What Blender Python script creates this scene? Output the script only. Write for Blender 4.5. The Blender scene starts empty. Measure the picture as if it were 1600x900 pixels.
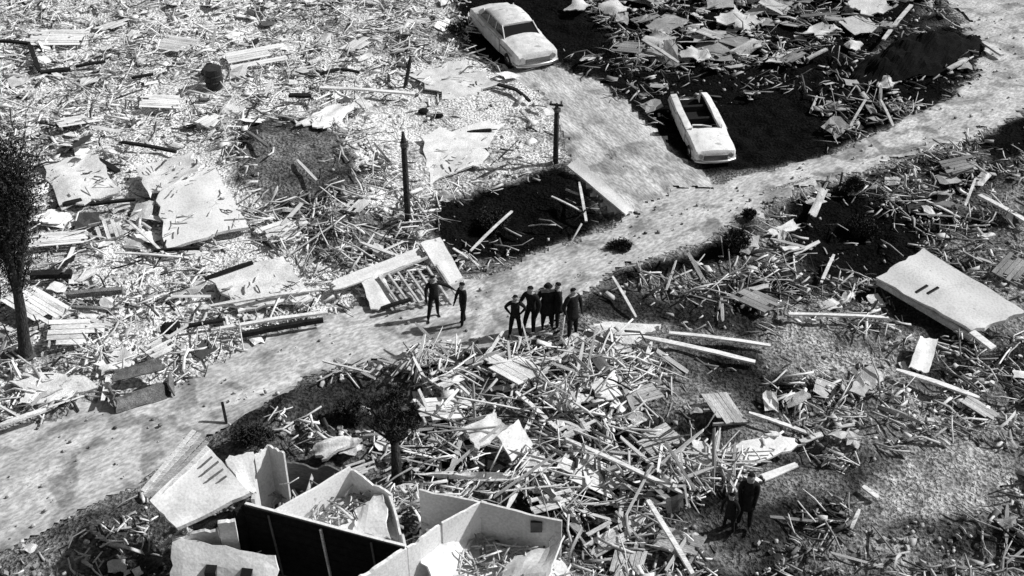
import bpy, bmesh, math, random
import numpy as np
from mathutils import Vector, Matrix

# ------------------------------------------------------------------ camera, world, sun
SC = bpy.context.scene
COL = SC.collection
CAM_H, PITCH, FPX = 24.8, math.radians(35), 1900.0      # height, pitch, focal length in photo pixels (1600 wide)
cam_d = bpy.data.cameras.new("camera"); cam_d.sensor_width = 36; cam_d.lens = FPX/1600*36
cam_d.clip_start = 0.5; cam_d.clip_end = 6000
cam = bpy.data.objects.new("camera", cam_d); COL.objects.link(cam)
cam.location = (0, 0, CAM_H); cam.rotation_euler = (math.pi/2-PITCH, 0, 0)
SC.camera = cam

SUN_AZ, SUN_EL = math.radians(14), math.radians(40)     # azimuth from +X towards +Y
sv = Vector((math.cos(SUN_AZ)*math.cos(SUN_EL), math.sin(SUN_AZ)*math.cos(SUN_EL), math.sin(SUN_EL)))
sun_d = bpy.data.lights.new("sun", 'SUN'); sun_d.energy = 4.9; sun_d.angle = math.radians(1.2); sun_d.color = (1, 1, 1)
sun = bpy.data.objects.new("sun", sun_d); COL.objects.link(sun)
sun.rotation_euler = sv.to_track_quat('Z', 'Y').to_euler(); sun.location = sv*60
W = bpy.data.worlds.new("World"); SC.world = W; W.use_nodes = True
wn = W.node_tree; bg = wn.nodes['Background']
sky = wn.nodes.new('ShaderNodeTexSky'); sky.sky_type = 'NISHITA'; sky.sun_disc = False
sky.sun_elevation = SUN_EL; sky.sun_rotation = math.pi/2-SUN_AZ
bw = wn.nodes.new('ShaderNodeRGBToBW')                 # black-and-white film
wn.links.new(sky.outputs[0], bw.inputs[0]); wn.links.new(bw.outputs[0], bg.inputs[0]); bg.inputs[1].default_value = 0.08
SC.view_settings.view_transform = 'Standard'; SC.view_settings.look = 'None'
SC.view_settings.exposure = 0.0; SC.view_settings.gamma = 1
SC.cycles.max_bounces = 5; SC.cycles.diffuse_bounces = 3

rnd = random.Random(7); rng = np.random.default_rng(11)

# ------------------------------------------------------------------ numpy noise and projection helpers
def _h(ix, iy, s):
    n = (ix*374761393 + iy*668265263 + s*1442695041) & 0xFFFFFFFF
    n = ((n ^ (n >> 13))*1274126177) & 0xFFFFFFFF
    return ((n ^ (n >> 16)) & 0xFFFF)/65535.0
def vn(x, y, s=0):
    x = np.asarray(x, float); y = np.asarray(y, float)
    ix = np.floor(x).astype(np.int64); iy = np.floor(y).astype(np.int64)
    fx = x-ix; fy = y-iy; fx = fx*fx*(3-2*fx); fy = fy*fy*(3-2*fy)
    a = _h(ix, iy, s); b = _h(ix+1, iy, s); c = _h(ix, iy+1, s); d = _h(ix+1, iy+1, s)
    return (a*(1-fx)+b*fx)*(1-fy)+(c*(1-fx)+d*fx)*fy
def fbm(x, y, s=0, o=3):
    t = 0; a = .5
    for k in range(o):
        t = t+a*vn(x*2**k, y*2**k, s+k*17); a *= .5
    return t/(1-.5**o)
CP, SP = math.cos(PITCH), math.sin(PITCH)
def proj(X, Y, Z=0.0):
    dz = Z-CAM_H
    depth = Y*CP-dz*SP; up = Y*SP+dz*CP
    depth = np.maximum(depth, 1e-3)
    return 800+FPX*X/depth, 450-FPX*up/depth
def ray(px, py, z=0.0):
    u = (px-800)/FPX; v = (450-py)/FPX
    dx, dy, dz = u, CP+v*SP, -SP+v*CP
    t = (z-CAM_H)/dz
    return dx*t, dy*t
def inpoly(px, py, poly):
    px = np.asarray(px, float); py = np.asarray(py, float)
    r = np.zeros(px.shape, bool); n = len(poly)
    for i in range(n):
        x0, y0 = poly[i]; x1, y1 = poly[(i+1) % n]
        if y0 == y1: continue
        c = ((y0 > py) != (y1 > py)) & (px < (x1-x0)*(py-y0)/(y1-y0)+x0)
        r ^= c
    return r

# layout of the place, noted in photograph coordinates and laid out once on the ground
ROAD = [(-900,1000),(-300,740),(0,672),(150,628),(290,596),(370,545),(450,508),(560,478),(690,440),(770,418),(850,385),(960,350),(1000,325),(1060,298),(1180,268),(1300,236),
        (1400,190),(1480,150),(1528,112),(1530,75),(1505,30),(1470,0),(1400,-60),(1700,-60),(1800,60),(1640,160),(1560,195),(1500,222),(1420,248),(1330,268),(1230,305),(1130,362),
        (1040,402),(950,428),(905,470),(860,520),(790,545),(700,552),(600,572),(490,590),(420,640),(330,690),(240,745),(120,810),(0,870),(-300,1010)]
TRACK = [(775,112),(860,108),(930,130),(985,180),(1035,225),(1090,262),(1110,300),(1000,345),(960,335),(900,262),(868,190),(850,150)]
def inroad(px, py): return inpoly(px, py, ROAD) | inpoly(px, py, TRACK)
HOUSE = [(235,800),(385,700),(600,730),(760,770),(900,815),(860,905),(260,905)]
TONES = [  # (ground albedo, roughness of the litter bed, polygon)
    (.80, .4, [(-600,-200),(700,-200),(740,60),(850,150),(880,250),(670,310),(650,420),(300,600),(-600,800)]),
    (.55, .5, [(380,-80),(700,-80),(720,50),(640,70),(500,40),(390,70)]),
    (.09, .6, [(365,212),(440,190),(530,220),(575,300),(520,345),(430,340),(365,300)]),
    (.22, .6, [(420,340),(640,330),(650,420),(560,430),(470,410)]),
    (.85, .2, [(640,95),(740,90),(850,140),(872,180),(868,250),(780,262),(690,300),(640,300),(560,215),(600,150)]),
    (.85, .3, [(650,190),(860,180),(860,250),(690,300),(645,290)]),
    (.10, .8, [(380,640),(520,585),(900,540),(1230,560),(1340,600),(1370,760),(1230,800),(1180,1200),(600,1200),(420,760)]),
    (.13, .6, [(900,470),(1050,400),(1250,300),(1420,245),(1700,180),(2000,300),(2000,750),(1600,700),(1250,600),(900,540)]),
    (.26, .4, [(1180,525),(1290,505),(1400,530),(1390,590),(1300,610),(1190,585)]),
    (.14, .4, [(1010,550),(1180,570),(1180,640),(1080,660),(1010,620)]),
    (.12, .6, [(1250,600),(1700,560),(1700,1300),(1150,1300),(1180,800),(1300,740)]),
    (.16, .3, [(1150,745),(1310,735),(1340,810),(1160,840)]),
    (.34, .4, [(1350,760),(1440,705),(1600,690),(1800,680),(1700,760),(1500,800),(1380,830),(1330,810)]),
    (.22, .4, [(1370,845),(1470,825),(1450,870),(1300,900),(1200,880)]),
    (.10, .5, [(-200,1000),(60,845),(170,790),(270,740),(330,700),(300,1000)]),
    (.09, .5, [(345,700),(370,655),(440,660),(430,700),(380,720)]),
    (.03, .5, [(470,615),(560,590),(640,640),(640,690),(540,680),(460,690)]),
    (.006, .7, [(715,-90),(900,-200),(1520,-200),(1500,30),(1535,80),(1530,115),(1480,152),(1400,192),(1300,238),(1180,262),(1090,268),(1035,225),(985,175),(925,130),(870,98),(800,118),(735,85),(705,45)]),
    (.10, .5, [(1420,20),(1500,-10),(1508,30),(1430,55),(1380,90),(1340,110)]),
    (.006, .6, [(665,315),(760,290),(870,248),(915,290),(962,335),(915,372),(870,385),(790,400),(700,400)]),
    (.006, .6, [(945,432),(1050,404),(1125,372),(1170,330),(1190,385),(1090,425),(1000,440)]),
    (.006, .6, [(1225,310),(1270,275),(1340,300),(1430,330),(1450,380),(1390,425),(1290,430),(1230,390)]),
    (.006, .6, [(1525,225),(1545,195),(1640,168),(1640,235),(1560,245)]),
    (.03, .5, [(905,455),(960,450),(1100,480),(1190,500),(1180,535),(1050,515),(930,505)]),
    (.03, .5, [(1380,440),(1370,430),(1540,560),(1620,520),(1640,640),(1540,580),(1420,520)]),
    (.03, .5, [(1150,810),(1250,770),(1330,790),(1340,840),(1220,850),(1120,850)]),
]
GRID_STEP = 0.125
def axis(lo, hi, step, far):
    core = list(np.arange(lo, hi+1e-6, step)); a = []; b = []; s = step; x = hi
    while x < far: s *= 1.35; x += s; b.append(x)
    s = step; x = lo
    while x > -far: s *= 1.35; x -= s; a.append(x)
    return np.array(a[::-1]+core+b)
GX = axis(-31, 31, GRID_STEP, 2500); GY = axis(17, 72, GRID_STEP, 2500)
MX, MY = np.meshgrid(GX, GY)                       # rows = Y
front = MY > 5
px0, py0 = proj(MX, np.where(front, MY, 5))
wx = (fbm(MX*.9, MY*.9, 5)-.5)*34*(24/np.maximum(MY, 12))+(vn(MX*3, MY*3, 9)-.5)*10
wy = (fbm(MX*.9, MY*.9, 25)-.5)*22*(24/np.maximum(MY, 12))+(vn(MX*3, MY*3, 29)-.5)*6
ALB = np.full(MX.shape, .16); RGH = np.full(MX.shape, .4)
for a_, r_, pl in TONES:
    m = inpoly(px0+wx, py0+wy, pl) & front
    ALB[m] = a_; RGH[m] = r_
roadm = (inroad(px0+wx*.5, py0+wy*.5) & front).astype(float)
near_road = (inroad(px0+wx*1.6, py0+wy*1.6) | inroad(px0-wx*.8, py0-wy*1.2+3)) & front
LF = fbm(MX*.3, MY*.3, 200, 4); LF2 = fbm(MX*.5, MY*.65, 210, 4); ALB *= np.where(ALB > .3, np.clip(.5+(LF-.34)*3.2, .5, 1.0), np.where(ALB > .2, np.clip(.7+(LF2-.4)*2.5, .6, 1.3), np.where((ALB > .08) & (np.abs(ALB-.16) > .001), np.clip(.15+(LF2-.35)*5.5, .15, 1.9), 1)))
ALB[near_road] = .30; ALB[roadm > 0] = .26; RGH[roadm > 0] = 0
def blur(a, n):
    for _ in range(n):
        a = a.copy(); a[1:-1] = (a[:-2]+2*a[1:-1]+a[2:])/4; a[:, 1:-1] = (a[:, :-2]+2*a[:, 1:-1]+a[:, 2:])/4
    return a
ALB = blur(ALB, 3); RS = blur(RGH, 5)
HZ = RS*((fbm(MX*.45, MY*.45, 40, 3)-.45)*.9+(vn(MX*1.7, MY*1.7, 41)-.5)*.38+(vn(MX*4, MY*4, 42)-.5)*.16)
for (cx, cy, rr, hh) in [(440,265,4.0,.8),(800,350,3.0,-.55),(1340,370,3.0,-.5),(1200,190,4.5,-.5),(420,690,1.6,.5),(1440,130,4,-.4),(120,900,3,.3),(1000,640,3.5,.35),(750,640,3,.35)]:
    wxx, wyy = ray(cx, cy); HZ += hh*np.exp(-(((MX-wxx)/rr)**2+((MY-wyy)/(rr*1.1))**2))*np.where(roadm > 0, .15, 1)
far_fade = np.clip(1-(np.hypot(MX, MY-40)-60)/60, 0, 1); HZ += RS*(rng.random(MX.shape)-.5)*.10*(roadm == 0); HZ *= far_fade
HZ = blur(HZ, 1)
def hz(x, y):
    i = int(np.clip(np.searchsorted(GX, x)-1, 0, len(GX)-2)); j = int(np.clip(np.searchsorted(GY, y)-1, 0, len(GY)-2))
    fx = (x-GX[i])/(GX[i+1]-GX[i]); fy = (y-GY[j])/(GY[j+1]-GY[j])
    return float((HZ[j, i]*(1-fx)+HZ[j, i+1]*fx)*(1-fy)+(HZ[j+1, i]*(1-fx)+HZ[j+1, i+1]*fx)*fy)
def G(px, py, up=0.0):
    """world point that stands `up` metres above the ground, seen at photograph pixel"""
    z = up
    for _ in range(6):
        x, y = ray(px, py, z); z = hz(x, y)+up
    return Vector((x, y, z))
def A(px, py, z):                                   # absolute height
    x, y = ray(px, py, z); return Vector((x, y, z))

# ------------------------------------------------------------------ materials (all grey: black-and-white photograph)
def nn(t, k, **kw):
    n = t.nodes.new(k)
    for a, b in kw.items(): setattr(n, a, b)
    return n
def material(name, base=None, rough=.8, scale=6, amp=.35, fine=60, fine_amp=.25, bump=.3, stretch=None, attr=None, objcol=False, rot=0, stain=None, metal=0, spec=.3):
    m = bpy.data.materials.new(name); m.use_nodes = True; t = m.node_tree
    b = t.nodes['Principled BSDF']; b.inputs['Roughness'].default_value = rough; b.inputs['Metallic'].default_value = metal
    b.inputs['Specular IOR Level'].default_value = spec
    L = t.links.new
    tc = nn(t, 'ShaderNodeTexCoord'); mp = nn(t, 'ShaderNodeMapping')
    L(tc.outputs['Object'], mp.inputs[0])
    if stretch: mp.inputs['Scale'].default_value = stretch
    if rot:
        r0 = nn(t, 'ShaderNodeVectorRotate', rotation_type='Z_AXIS'); r0.inputs['Angle'].default_value = rot; L(tc.outputs['Object'], r0.inputs[0]); L(r0.outputs[0], mp.inputs[0])
    n1 = nn(t, 'ShaderNodeTexNoise'); n1.inputs['Scale'].default_value = scale; n1.inputs['Detail'].default_value = 5
    n2 = nn(t, 'ShaderNodeTexNoise'); n2.inputs['Scale'].default_value = fine; n2.inputs['Detail'].default_value = 3
    L(mp.outputs[0], n1.inputs[0]); L(mp.outputs[0], n2.inputs[0])
    r1 = nn(t, 'ShaderNodeMapRange'); L(n1.outputs[0], r1.inputs[0]); r1.inputs[1].default_value = .3; r1.inputs[2].default_value = .7
    r1.inputs[3].default_value = 1-amp; r1.inputs[4].default_value = 1+amp
    r2 = nn(t, 'ShaderNodeMapRange'); L(n2.outputs[0], r2.inputs[0]); r2.inputs[1].default_value = .35; r2.inputs[2].default_value = .65
    r2.inputs[3].default_value = 1-fine_amp; r2.inputs[4].default_value = 1+fine_amp
    mu = nn(t, 'ShaderNodeMath', operation='MULTIPLY'); L(r1.outputs[0], mu.inputs[0]); L(r2.outputs[0], mu.inputs[1])
    m2 = nn(t, 'ShaderNodeMath', operation='MULTIPLY'); L(mu.outputs[0], m2.inputs[0])
    if attr:
        at = nn(t, 'ShaderNodeAttribute'); at.attribute_name = attr; L(at.outputs['Fac'], m2.inputs[1])
    elif objcol:
        oi = nn(t, 'ShaderNodeObjectInfo'); L(oi.outputs['Color'], m2.inputs[1])
    else: m2.inputs[1].default_value = base
    out = m2.outputs[0]
    if stain:                                       # dark blotches with a shape of their own
        n3 = nn(t, 'ShaderNodeTexNoise'); n3.inputs['Scale'].default_value = stain[0]; n3.inputs['Detail'].default_value = 6; n3.inputs['Distortion'].default_value = .6
        L(tc.outputs['Object'], n3.inputs[0])
        r3 = nn(t, 'ShaderNodeMapRange'); L(n3.outputs[0], r3.inputs[0]); r3.inputs[1].default_value = stain[1]; r3.inputs[2].default_value = stain[1]+.08
        r3.inputs[3].default_value = 1; r3.inputs[4].default_value = stain[2]
        m3 = nn(t, 'ShaderNodeMath', operation='MULTIPLY'); L(out, m3.inputs[0]); L(r3.outputs[0], m3.inputs[1]); out = m3.outputs[0]
    cl = nn(t, 'ShaderNodeMath', operation='MINIMUM'); L(out, cl.inputs[0]); cl.inputs[1].default_value = .85
    L(cl.outputs[0], b.inputs['Base Color'])
    if bump:
        bp = nn(t, 'ShaderNodeBump'); bp.inputs['Strength'].default_value = bump; bp.inputs['Distance'].default_value = .05
        L(mu.outputs[0], bp.inputs['Height']); L(bp.outputs[0], b.inputs['Normal'])
    return m
M_soil = material('trampled_soil', attr='albedo', rough=.95, scale=1.7, amp=.55, fine=9, fine_amp=.6, bump=.9, stain=(2.6, .62, .35), spec=.02)
_a, _b = ray(200, 740), ray(900, 430); ROADROT = -math.atan2(_b[1]-_a[1], _b[0]-_a[0])
_a, _b = ray(840, 130), ray(1040, 300); TRACKROT = -math.atan2(_b[1]-_a[1], _b[0]-_a[0])
M_road = material('packed_dirt', .46, rough=.95, scale=1.1, amp=.3, fine=9, fine_amp=.28, bump=.45, stain=(.8, .52, .55), spec=.05, stretch=(.5, 1, 1), rot=ROADROT)
M_track = material('packed_dirt', .44, rough=.95, scale=1.3, amp=.34, fine=9, fine_amp=.28, bump=.5, stain=(.6, .55, .6), spec=.05, stretch=(.4, 1, 1), rot=TRACKROT)
M_litter = material('splintered_timber', attr='tone', rough=.85, scale=3, amp=.25, fine=22, fine_amp=.2, bump=0)
M_wood = material('weathered_timber', objcol=True, rough=.8, scale=5, amp=.3, fine=40, fine_amp=.25, bump=.3, stretch=(.25, 1, 1))
M_sheet = material('torn_sheet', objcol=True, rough=.7, scale=2.2, amp=.2, fine=18, fine_amp=.15, bump=.25, stain=(3.2, .66, .3))
M_plaster = material('painted_board', objcol=True, rough=.75, scale=1.3, amp=.12, fine=14, fine_amp=.12, bump=.2, stain=(2.4, .68, .3))
M_dark = material('char_and_shade_dark', objcol=True, rough=.9, scale=6, amp=.4, fine=40, fine_amp=.4, bump=.5, spec=.1)  # also colours the siding, walls and strips that stand for shade
M_bark = material('bark', .06, rough=.95, scale=5, amp=.4, fine=30, fine_amp=.5, bump=1, stretch=(1, 1, .2), spec=.1)
M_leaf = material('dry_foliage', .035, rough=.9, scale=4, amp=.5, fine=20, fine_amp=.4, bump=0, spec=.1)
M_paint = material('car_paint', objcol=True, rough=.55, scale=3, amp=.2, fine=25, fine_amp=.15, bump=.15, stain=(2.2, .6, .5), spec=.4)
M_glass = material('dark_glass', .01, rough=.12, amp=.1, fine_amp=.1, bump=0, spec=.5)
M_rubber = material('rubber', .02, rough=.8, amp=.2, bump=.2)
M_chrome = material('dull_chrome', .5, rough=.35, amp=.1, bump=0, metal=1)
M_cloth = material('dark_cloth', objcol=True, rough=.95, scale=12, amp=.25, fine=60, fine_amp=.3, bump=.4, spec=.1)
M_skin = material('skin', .3, rough=.6, amp=.08, fine_amp=.05, bump=0)
M_iron = material('dull_iron', objcol=True, rough=.6, scale=5, amp=.4, fine=30, fine_amp=.3, bump=.3)

# ------------------------------------------------------------------ object helpers
def link_mesh(name, verts, faces, mat, parent=None, loc=None, smooth=False, color=None):
    me = bpy.data.meshes.new(name); me.from_pydata([tuple(v) for v in verts], [], faces); me.validate(); me.update()
    if smooth: me.polygons.foreach_set('use_smooth', [True]*len(me.polygons))
    for mm in (mat if isinstance(mat, (list, tuple)) else [mat]): me.materials.append(mm)
    o = bpy.data.objects.new(name, me); COL.objects.link(o)
    if parent: o.parent = parent
    if loc is not None: o.location = loc
    c = color if color is not None else .5; o.color = (c, c, c, 1)
    return o
def tag(o, label=None, cat=None, group=None, kind=None):
    if label: o['label'] = label
    if cat: o['category'] = cat
    if group: o['group'] = group
    if kind: o['kind'] = kind
    return o
def empty(name, loc, rz=0, label=None, cat=None, group=None):
    o = bpy.data.objects.new(name, None); COL.objects.link(o); o.location = loc; o.rotation_euler = (0, 0, rz); o.empty_display_size = .3
    return tag(o, label, cat, group)
def box_vf(c, u, v, w, jit=0):
    """box from centre and half-axis vectors"""
    vs = []
    for a in (-1, 1):
        for b in (-1, 1):
            for d in (-1, 1):
                vs.append(Vector(c)+u*(a*(1-jit*rnd.random()))+v*(b*(1-jit*rnd.random()))+w*d)
    fs = [(0,1,3,2),(4,6,7,5),(0,4,5,1),(2,3,7,6),(0,2,6,4),(1,5,7,3)]
    return vs, fs
class MB:
    def __init__(s): s.v = []; s.f = []
    def add(s, vf):
        n = len(s.v); s.v += [Vector(p) for p in vf[0]]; s.f += [tuple(i+n for i in q) for q in vf[1]]; return s
    def box(s, lo, hi):
        lo, hi = Vector(lo), Vector(hi); c = (lo+hi)/2; h = (hi-lo)/2
        return s.add(box_vf(c, Vector((h.x,0,0)), Vector((0,h.y,0)), Vector((0,0,h.z))))
    def bar(s, a, b, w, h, up=Vector((0,0,1))):
        a, b = Vector(a), Vector(b); d = (b-a); u = d/2; dn = d.normalized()
        sd = dn.cross(up)
        if sd.length < 1e-3: sd = dn.cross(Vector((0,1,0)))
        sd.normalize(); t = sd.cross(dn).normalized()
        return s.add(box_vf((a+b)/2, u, sd*(w/2), t*(h/2)))
    def tube(s, pts, rad, n=8, cap=True):
        pts = [Vector(p) for p in pts]; k0 = len(s.v); rad = rad if isinstance(rad, (list, tuple)) else [rad]*len(pts)
        for i, p in enumerate(pts):
            d = (pts[min(i+1, len(pts)-1)]-pts[max(i-1, 0)]).normalized()
            a = d.cross(Vector((.13,.21,1)) if abs(d.z) < .9 else Vector((1,.1,0))).normalized(); b = d.cross(a)
            for k in range(n):
                t = 2*math.pi*k/n; s.v.append(p+(a*math.cos(t)+b*math.sin(t))*rad[i])
        for i in range(len(pts)-1):
            for k in range(n):
                a0 = k0+i*n+k; a1 = k0+i*n+(k+1) % n; s.f.append((a0, a1, a1+n, a0+n))
        if cap:
            s.f.append(tuple(k0+k for k in range(n))[::-1]); e = k0+(len(pts)-1)*n; s.f.append(tuple(e+k for k in range(n)))
        return s
    def build(s, name, mat, parent=None, loc=None, smooth=False, color=None, rel=None):
        if rel is not None: s.v = [p-rel for p in s.v]; 
        o = link_mesh(name, s.v, s.f, mat, parent, loc if loc is not None else rel, smooth, color)
        return o
def slab_vf(c, thick, nx=8, ny=8, warp=.04, ragged=.06, seed=0):
    """solid slab spanned by four world corners (c[0]..c[3] round), wavy, with chewed edges"""
    c = [Vector(p) for p in c]; nrm = (c[2]-c[0]).cross(c[3]-c[1]).normalized()
    if nrm.z < 0: nrm = -nrm
    r = random.Random(seed); top = []
    for j in range(ny+1):
        for i in range(nx+1):
            u, v = i/nx, j/ny
            if ragged:
                if i in (0, nx): u += (r.random()*ragged)*(1 if i == 0 else -1)
                if j in (0, ny): v += (r.random()*ragged)*(1 if j == 0 else -1)
            p = (c[0]*(1-u)+c[1]*u)*(1-v)+(c[3]*(1-u)+c[2]*u)*v
            h = (float(vn(u*3+seed*1.7, v*3+seed, seed))-.5)*2*warp
            top.append(p+nrm*h)
    n = len(top); vs = top+[p-nrm*thick for p in top]; fs = []
    W_ = nx+1
    for j in range(ny):
        for i in range(nx):
            a = j*W_+i; q = (a, a+1, a+W_+1, a+W_); fs.append(q); fs.append(tuple(k+n for k in q[::-1]))
    ring = [i for i in range(nx+1)]+[j*W_+nx for j in range(1, ny+1)]+[ny*W_+i for i in range(nx-1, -1, -1)]+[j*W_ for j in range(ny-1, 0, -1)]
    for k in range(len(ring)):
        a, b = ring[k], ring[(k+1) % len(ring)]; fs.append((a, a+n, b+n, b))
    return vs, fs, nrm
def slab(name, pts, thick, mat, color, label=None, cat=None, group=None, parent=None, **kw):
    vs, fs, nrm = slab_vf(pts, thick, **kw)
    if parent is None:
        c = sum([Vector(p) for p in pts], Vector())/len(pts); c.z -= thick
        vs = [v-c for v in vs]; o = link_mesh(name, vs, fs, mat, None, c, True, color); o.modifiers.new('edge', 'EDGE_SPLIT').split_angle = math.radians(38)
    else:
        o = link_mesh(name, [v-parent.location for v in vs], fs, mat, parent, None, False, color)
    if label: tag(o, label, cat, group)
    return o

# ------------------------------------------------------------------ ground and roads
def grid_mesh(name, mask, Z, mat, attr=None):
    ny, nx = Z.shape
    keep = mask[:-1, :-1] & mask[1:, 1:] & mask[:-1, 1:] & mask[1:, :-1]
    idx = np.arange(ny*nx).reshape(ny, nx)
    q = np.stack([idx[:-1, :-1], idx[:-1, 1:], idx[1:, 1:], idx[1:, :-1]], -1)[keep]
    used = np.unique(q); remap = np.full(ny*nx, -1); remap[used] = np.arange(len(used)); q = remap[q]
    V = np.stack([MX.ravel(), MY.ravel(), Z.ravel()], -1)[used]
    me = bpy.data.meshes.new(name); me.vertices.add(len(V)); me.vertices.foreach_set('co', V.ravel().astype(np.float32))
    me.loops.add(q.size); me.loops.foreach_set('vertex_index', q.ravel().astype(np.int32))
    me.polygons.add(len(q)); me.polygons.foreach_set('loop_start', (np.arange(len(q))*4).astype(np.int32))
    me.polygons.foreach_set('use_smooth', np.ones(len(q), bool))
    me.update(calc_edges=True)
    if attr is not None:
        a = me.attributes.new('albedo', 'FLOAT', 'POINT'); a.data.foreach_set('value', attr.ravel()[used].astype(np.float32))
    me.materials.append(mat); o = bpy.data.objects.new(name, me); COL.objects.link(o)
    return o
er = blur(roadm, 3)
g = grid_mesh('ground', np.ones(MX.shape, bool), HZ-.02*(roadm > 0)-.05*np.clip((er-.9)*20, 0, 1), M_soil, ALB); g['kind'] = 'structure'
core = (np.abs(MX) < 31) & (MY > 17) & (MY < 72)
def ruts(ax, ay, bx, by, offs):
    d = math.hypot(bx-ax, by-ay); nx_, ny_ = -(by-ay)/d, (bx-ax)/d
    t = (MX-ax)*nx_+(MY-ay)*ny_
    z = 0
    for o_ in offs: z = z-.045*np.exp(-((t-o_-(vn(MX*.13+o_*3, MY*.13, 77)-.5)*1.8)/.2)**2)*vn(MX*.35+o_*7, MY*.35, 78)*1.4
    return z
a_, b_ = ray(0, 780), ray(800, 480)
RZ = HZ+.012+ruts(*a_, *b_, (-1.6, -.9, .2, .9, 1.7))+(fbm(MX*2.5, MY*2.5, 60)-.5)*.06
jx = (fbm(MX*2, MY*2, 301)-.5)*44; jy = (fbm(MX*2, MY*2, 302)-.5)*24
road_main = core & front & inpoly(px0+wx*.5+jx, py0+wy*.5+jy, ROAD)
road_side = core & front & inpoly(px0+wx*.5+jx, py0+wy*.5+jy, TRACK) & ~road_main
def dil(m):
    d = m.copy(); d[1:] |= m[:-1]; d[:, 1:] |= m[:, :-1]; d[1:, 1:] |= m[:-1, :-1]; return d
ro = grid_mesh('road', road_main, RZ, M_road); ro['kind'] = 'structure'
a2, b2 = ray(820, 110), ray(1040, 320)
RZ2 = HZ+.016+ruts(*a2, *b2, (-1.2, -.5, .5, 1.2))+(fbm(MX*2.5, MY*2.5, 60)-.5)*.06
tr = grid_mesh('side_track', dil(dil(road_side)), RZ2, M_track); tr['kind'] = 'structure'

# ------------------------------------------------------------------ roofless house in the foreground
def wall_vf(a, b, top, bot, thick, ragged=.0, n=18, seed=0):
    """upright wall from a to b (xy), heights top / bot absolute, broken top edge"""
    a = Vector((a[0], a[1], 0)); b = Vector((b[0], b[1], 0)); d = (b-a); nr = Vector((-d.y, d.x, 0)).normalized()*thick/2
    r = random.Random(seed); vs = []; fs = []
    tp = top if isinstance(top, (list, tuple)) else (top, top)
    for i in range(n+1):
        t = i/n; p = a+d*t; z = tp[0]*(1-t)+tp[1]*t-(max(0., float(vn(t*5+seed*3.1, seed, 400))-.45)*1.8*ragged+r.random()*.03*(ragged > .06) if ragged else 0)
        bow = nr.normalized()*(math.sin(t*5+seed)*.01)
        vs += [p-nr+bow+Vector((0,0,bot)), p+nr+bow+Vector((0,0,bot)), p+nr+bow+Vector((0,0,z)), p-nr+bow+Vector((0,0,z))]
    for i in range(n):
        k = 4*i
        for q in ((0,1),(1,2),(2,3),(3,0)): fs.append((k+q[0], k+q[1], k+4+q[1], k+4+q[0]))
    fs.append((3,2,1,0)); e = 4*n; fs.append((e,e+1,e+2,e+3))
    return vs, fs
hx, hy = ray(520, 880, .4)
house = empty('ruined_house', (hx, hy, 0), 0, 'roofless wooden house in the foreground, white inner walls standing open and one roof section left', 'house')
HL = house.location
def hwall(p, q, zt, zb, thick, color, ragged=0, seed=0, name='wall', zt2=None, mat=None):
    a = A(p[0], p[1], zt); b = A(q[0], q[1], zt if zt2 is None else zt2)
    vs, fs = wall_vf(a, b, (zt, zt if zt2 is None else zt2), zb, thick, ragged, seed=seed)
    return link_mesh(name, [v-HL for v in vs], fs, mat or M_plaster, house, None, False, color)
def hslab(name, pts, thick, color, mat=None, **kw):
    return slab(name, [A(*p) for p in pts], thick, mat or M_plaster, color, parent=house, **kw)
WH = 2.4
f1 = hwall((383,786), (634,852), WH, -.5, .08, .75, 0, 1)                      # long front wall
fa, fb = A(383,786,WH), A(634,852,WH); fo = Vector(((fb-fa).y, -(fb-fa).x, 0)).normalized()
for (z0, z1) in [(-.5+.29*k, -.5+.29*k+.275) for k in range(10)]:               # siding boards outside, coloured near black to carry the wall's shade
    m = MB(); m.bar(fa+fo*(.075+.006*rnd.random())+Vector((0,0,z0+.137-WH)), fb+fo*(.075+.006*rnd.random())+Vector((0,0,z0+.137-WH)), .02, .272); m.build('shade_dark_siding', M_dark, house, color=.012).location = -HL
hwall((366,797), (383,786), 2.3, -.3, .1, .02, 0, 41, mat=M_dark)  # dark walls stand in for the shaded interior under the roof section
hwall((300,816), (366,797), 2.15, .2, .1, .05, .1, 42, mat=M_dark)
for t in (0.49, .16, .8):
    a = A(383,786,WH).lerp(A(634,852,WH), t); m = MB()
    d = (A(634,852,WH)-A(383,786,WH)).normalized(); out = Vector((d.y, -d.x, 0))
    m.bar(a+out*.115+Vector((0,0,-.1)), a+out*.115+d*.18+Vector((0,0,-2.6)), .07 if t == .49 else .03, .05, up=d)
    m.build('stud', M_wood, house, rel=None, color=.62 if t == .49 else .12).location = -HL
hwall((427,799), (547,728), WH, .4, .06, .8, .03, 2, zt2=2.55)                  # partition behind it
hwall((547,729), (612,772), 2.5, .4, .06, .7, .15, 3, zt2=2.2)
hwall((608,772), (636,850), 2.15, .4, .06, .7, .5, 31, zt2=2.35)
hslab('fallen_ceiling', [(430,812,1.55),(520,752,1.6),(600,762,1.55),(640,850,1.35)], .08, .78, seed=3, warp=.1, ragged=.1)
hslab('fallen_ceiling', [(560,790,1.9),(598,760,2.2),(618,850,2.05),(520,830,1.8)], .06, .8, seed=5, warp=.05, ragged=.12)
hwall((396,712), (419,694), 2.5, .3, .06, .8, .1, 4)                          # corner of the back room
hwall((419,694), (444,706), 2.5, .3, .06, .6, .1, 6)
hwall((444,722), (548,728), 1.75, .2, .06, .10, .25, 7, mat=M_wood)
hwall((655,764), (752,784), WH, .3, .06, .6, .05, 8)
hwall((752,784), (878,814), WH, .3, .06, .6, .04, 9, zt2=2.25)                          # right room back wall
hwall((752,784), (690,816), 2.38, .3, .06, .8, .03, 10)
hwall((690,816), (636,854), 2.36, .3, .06, .8, .1, 11)
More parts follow.
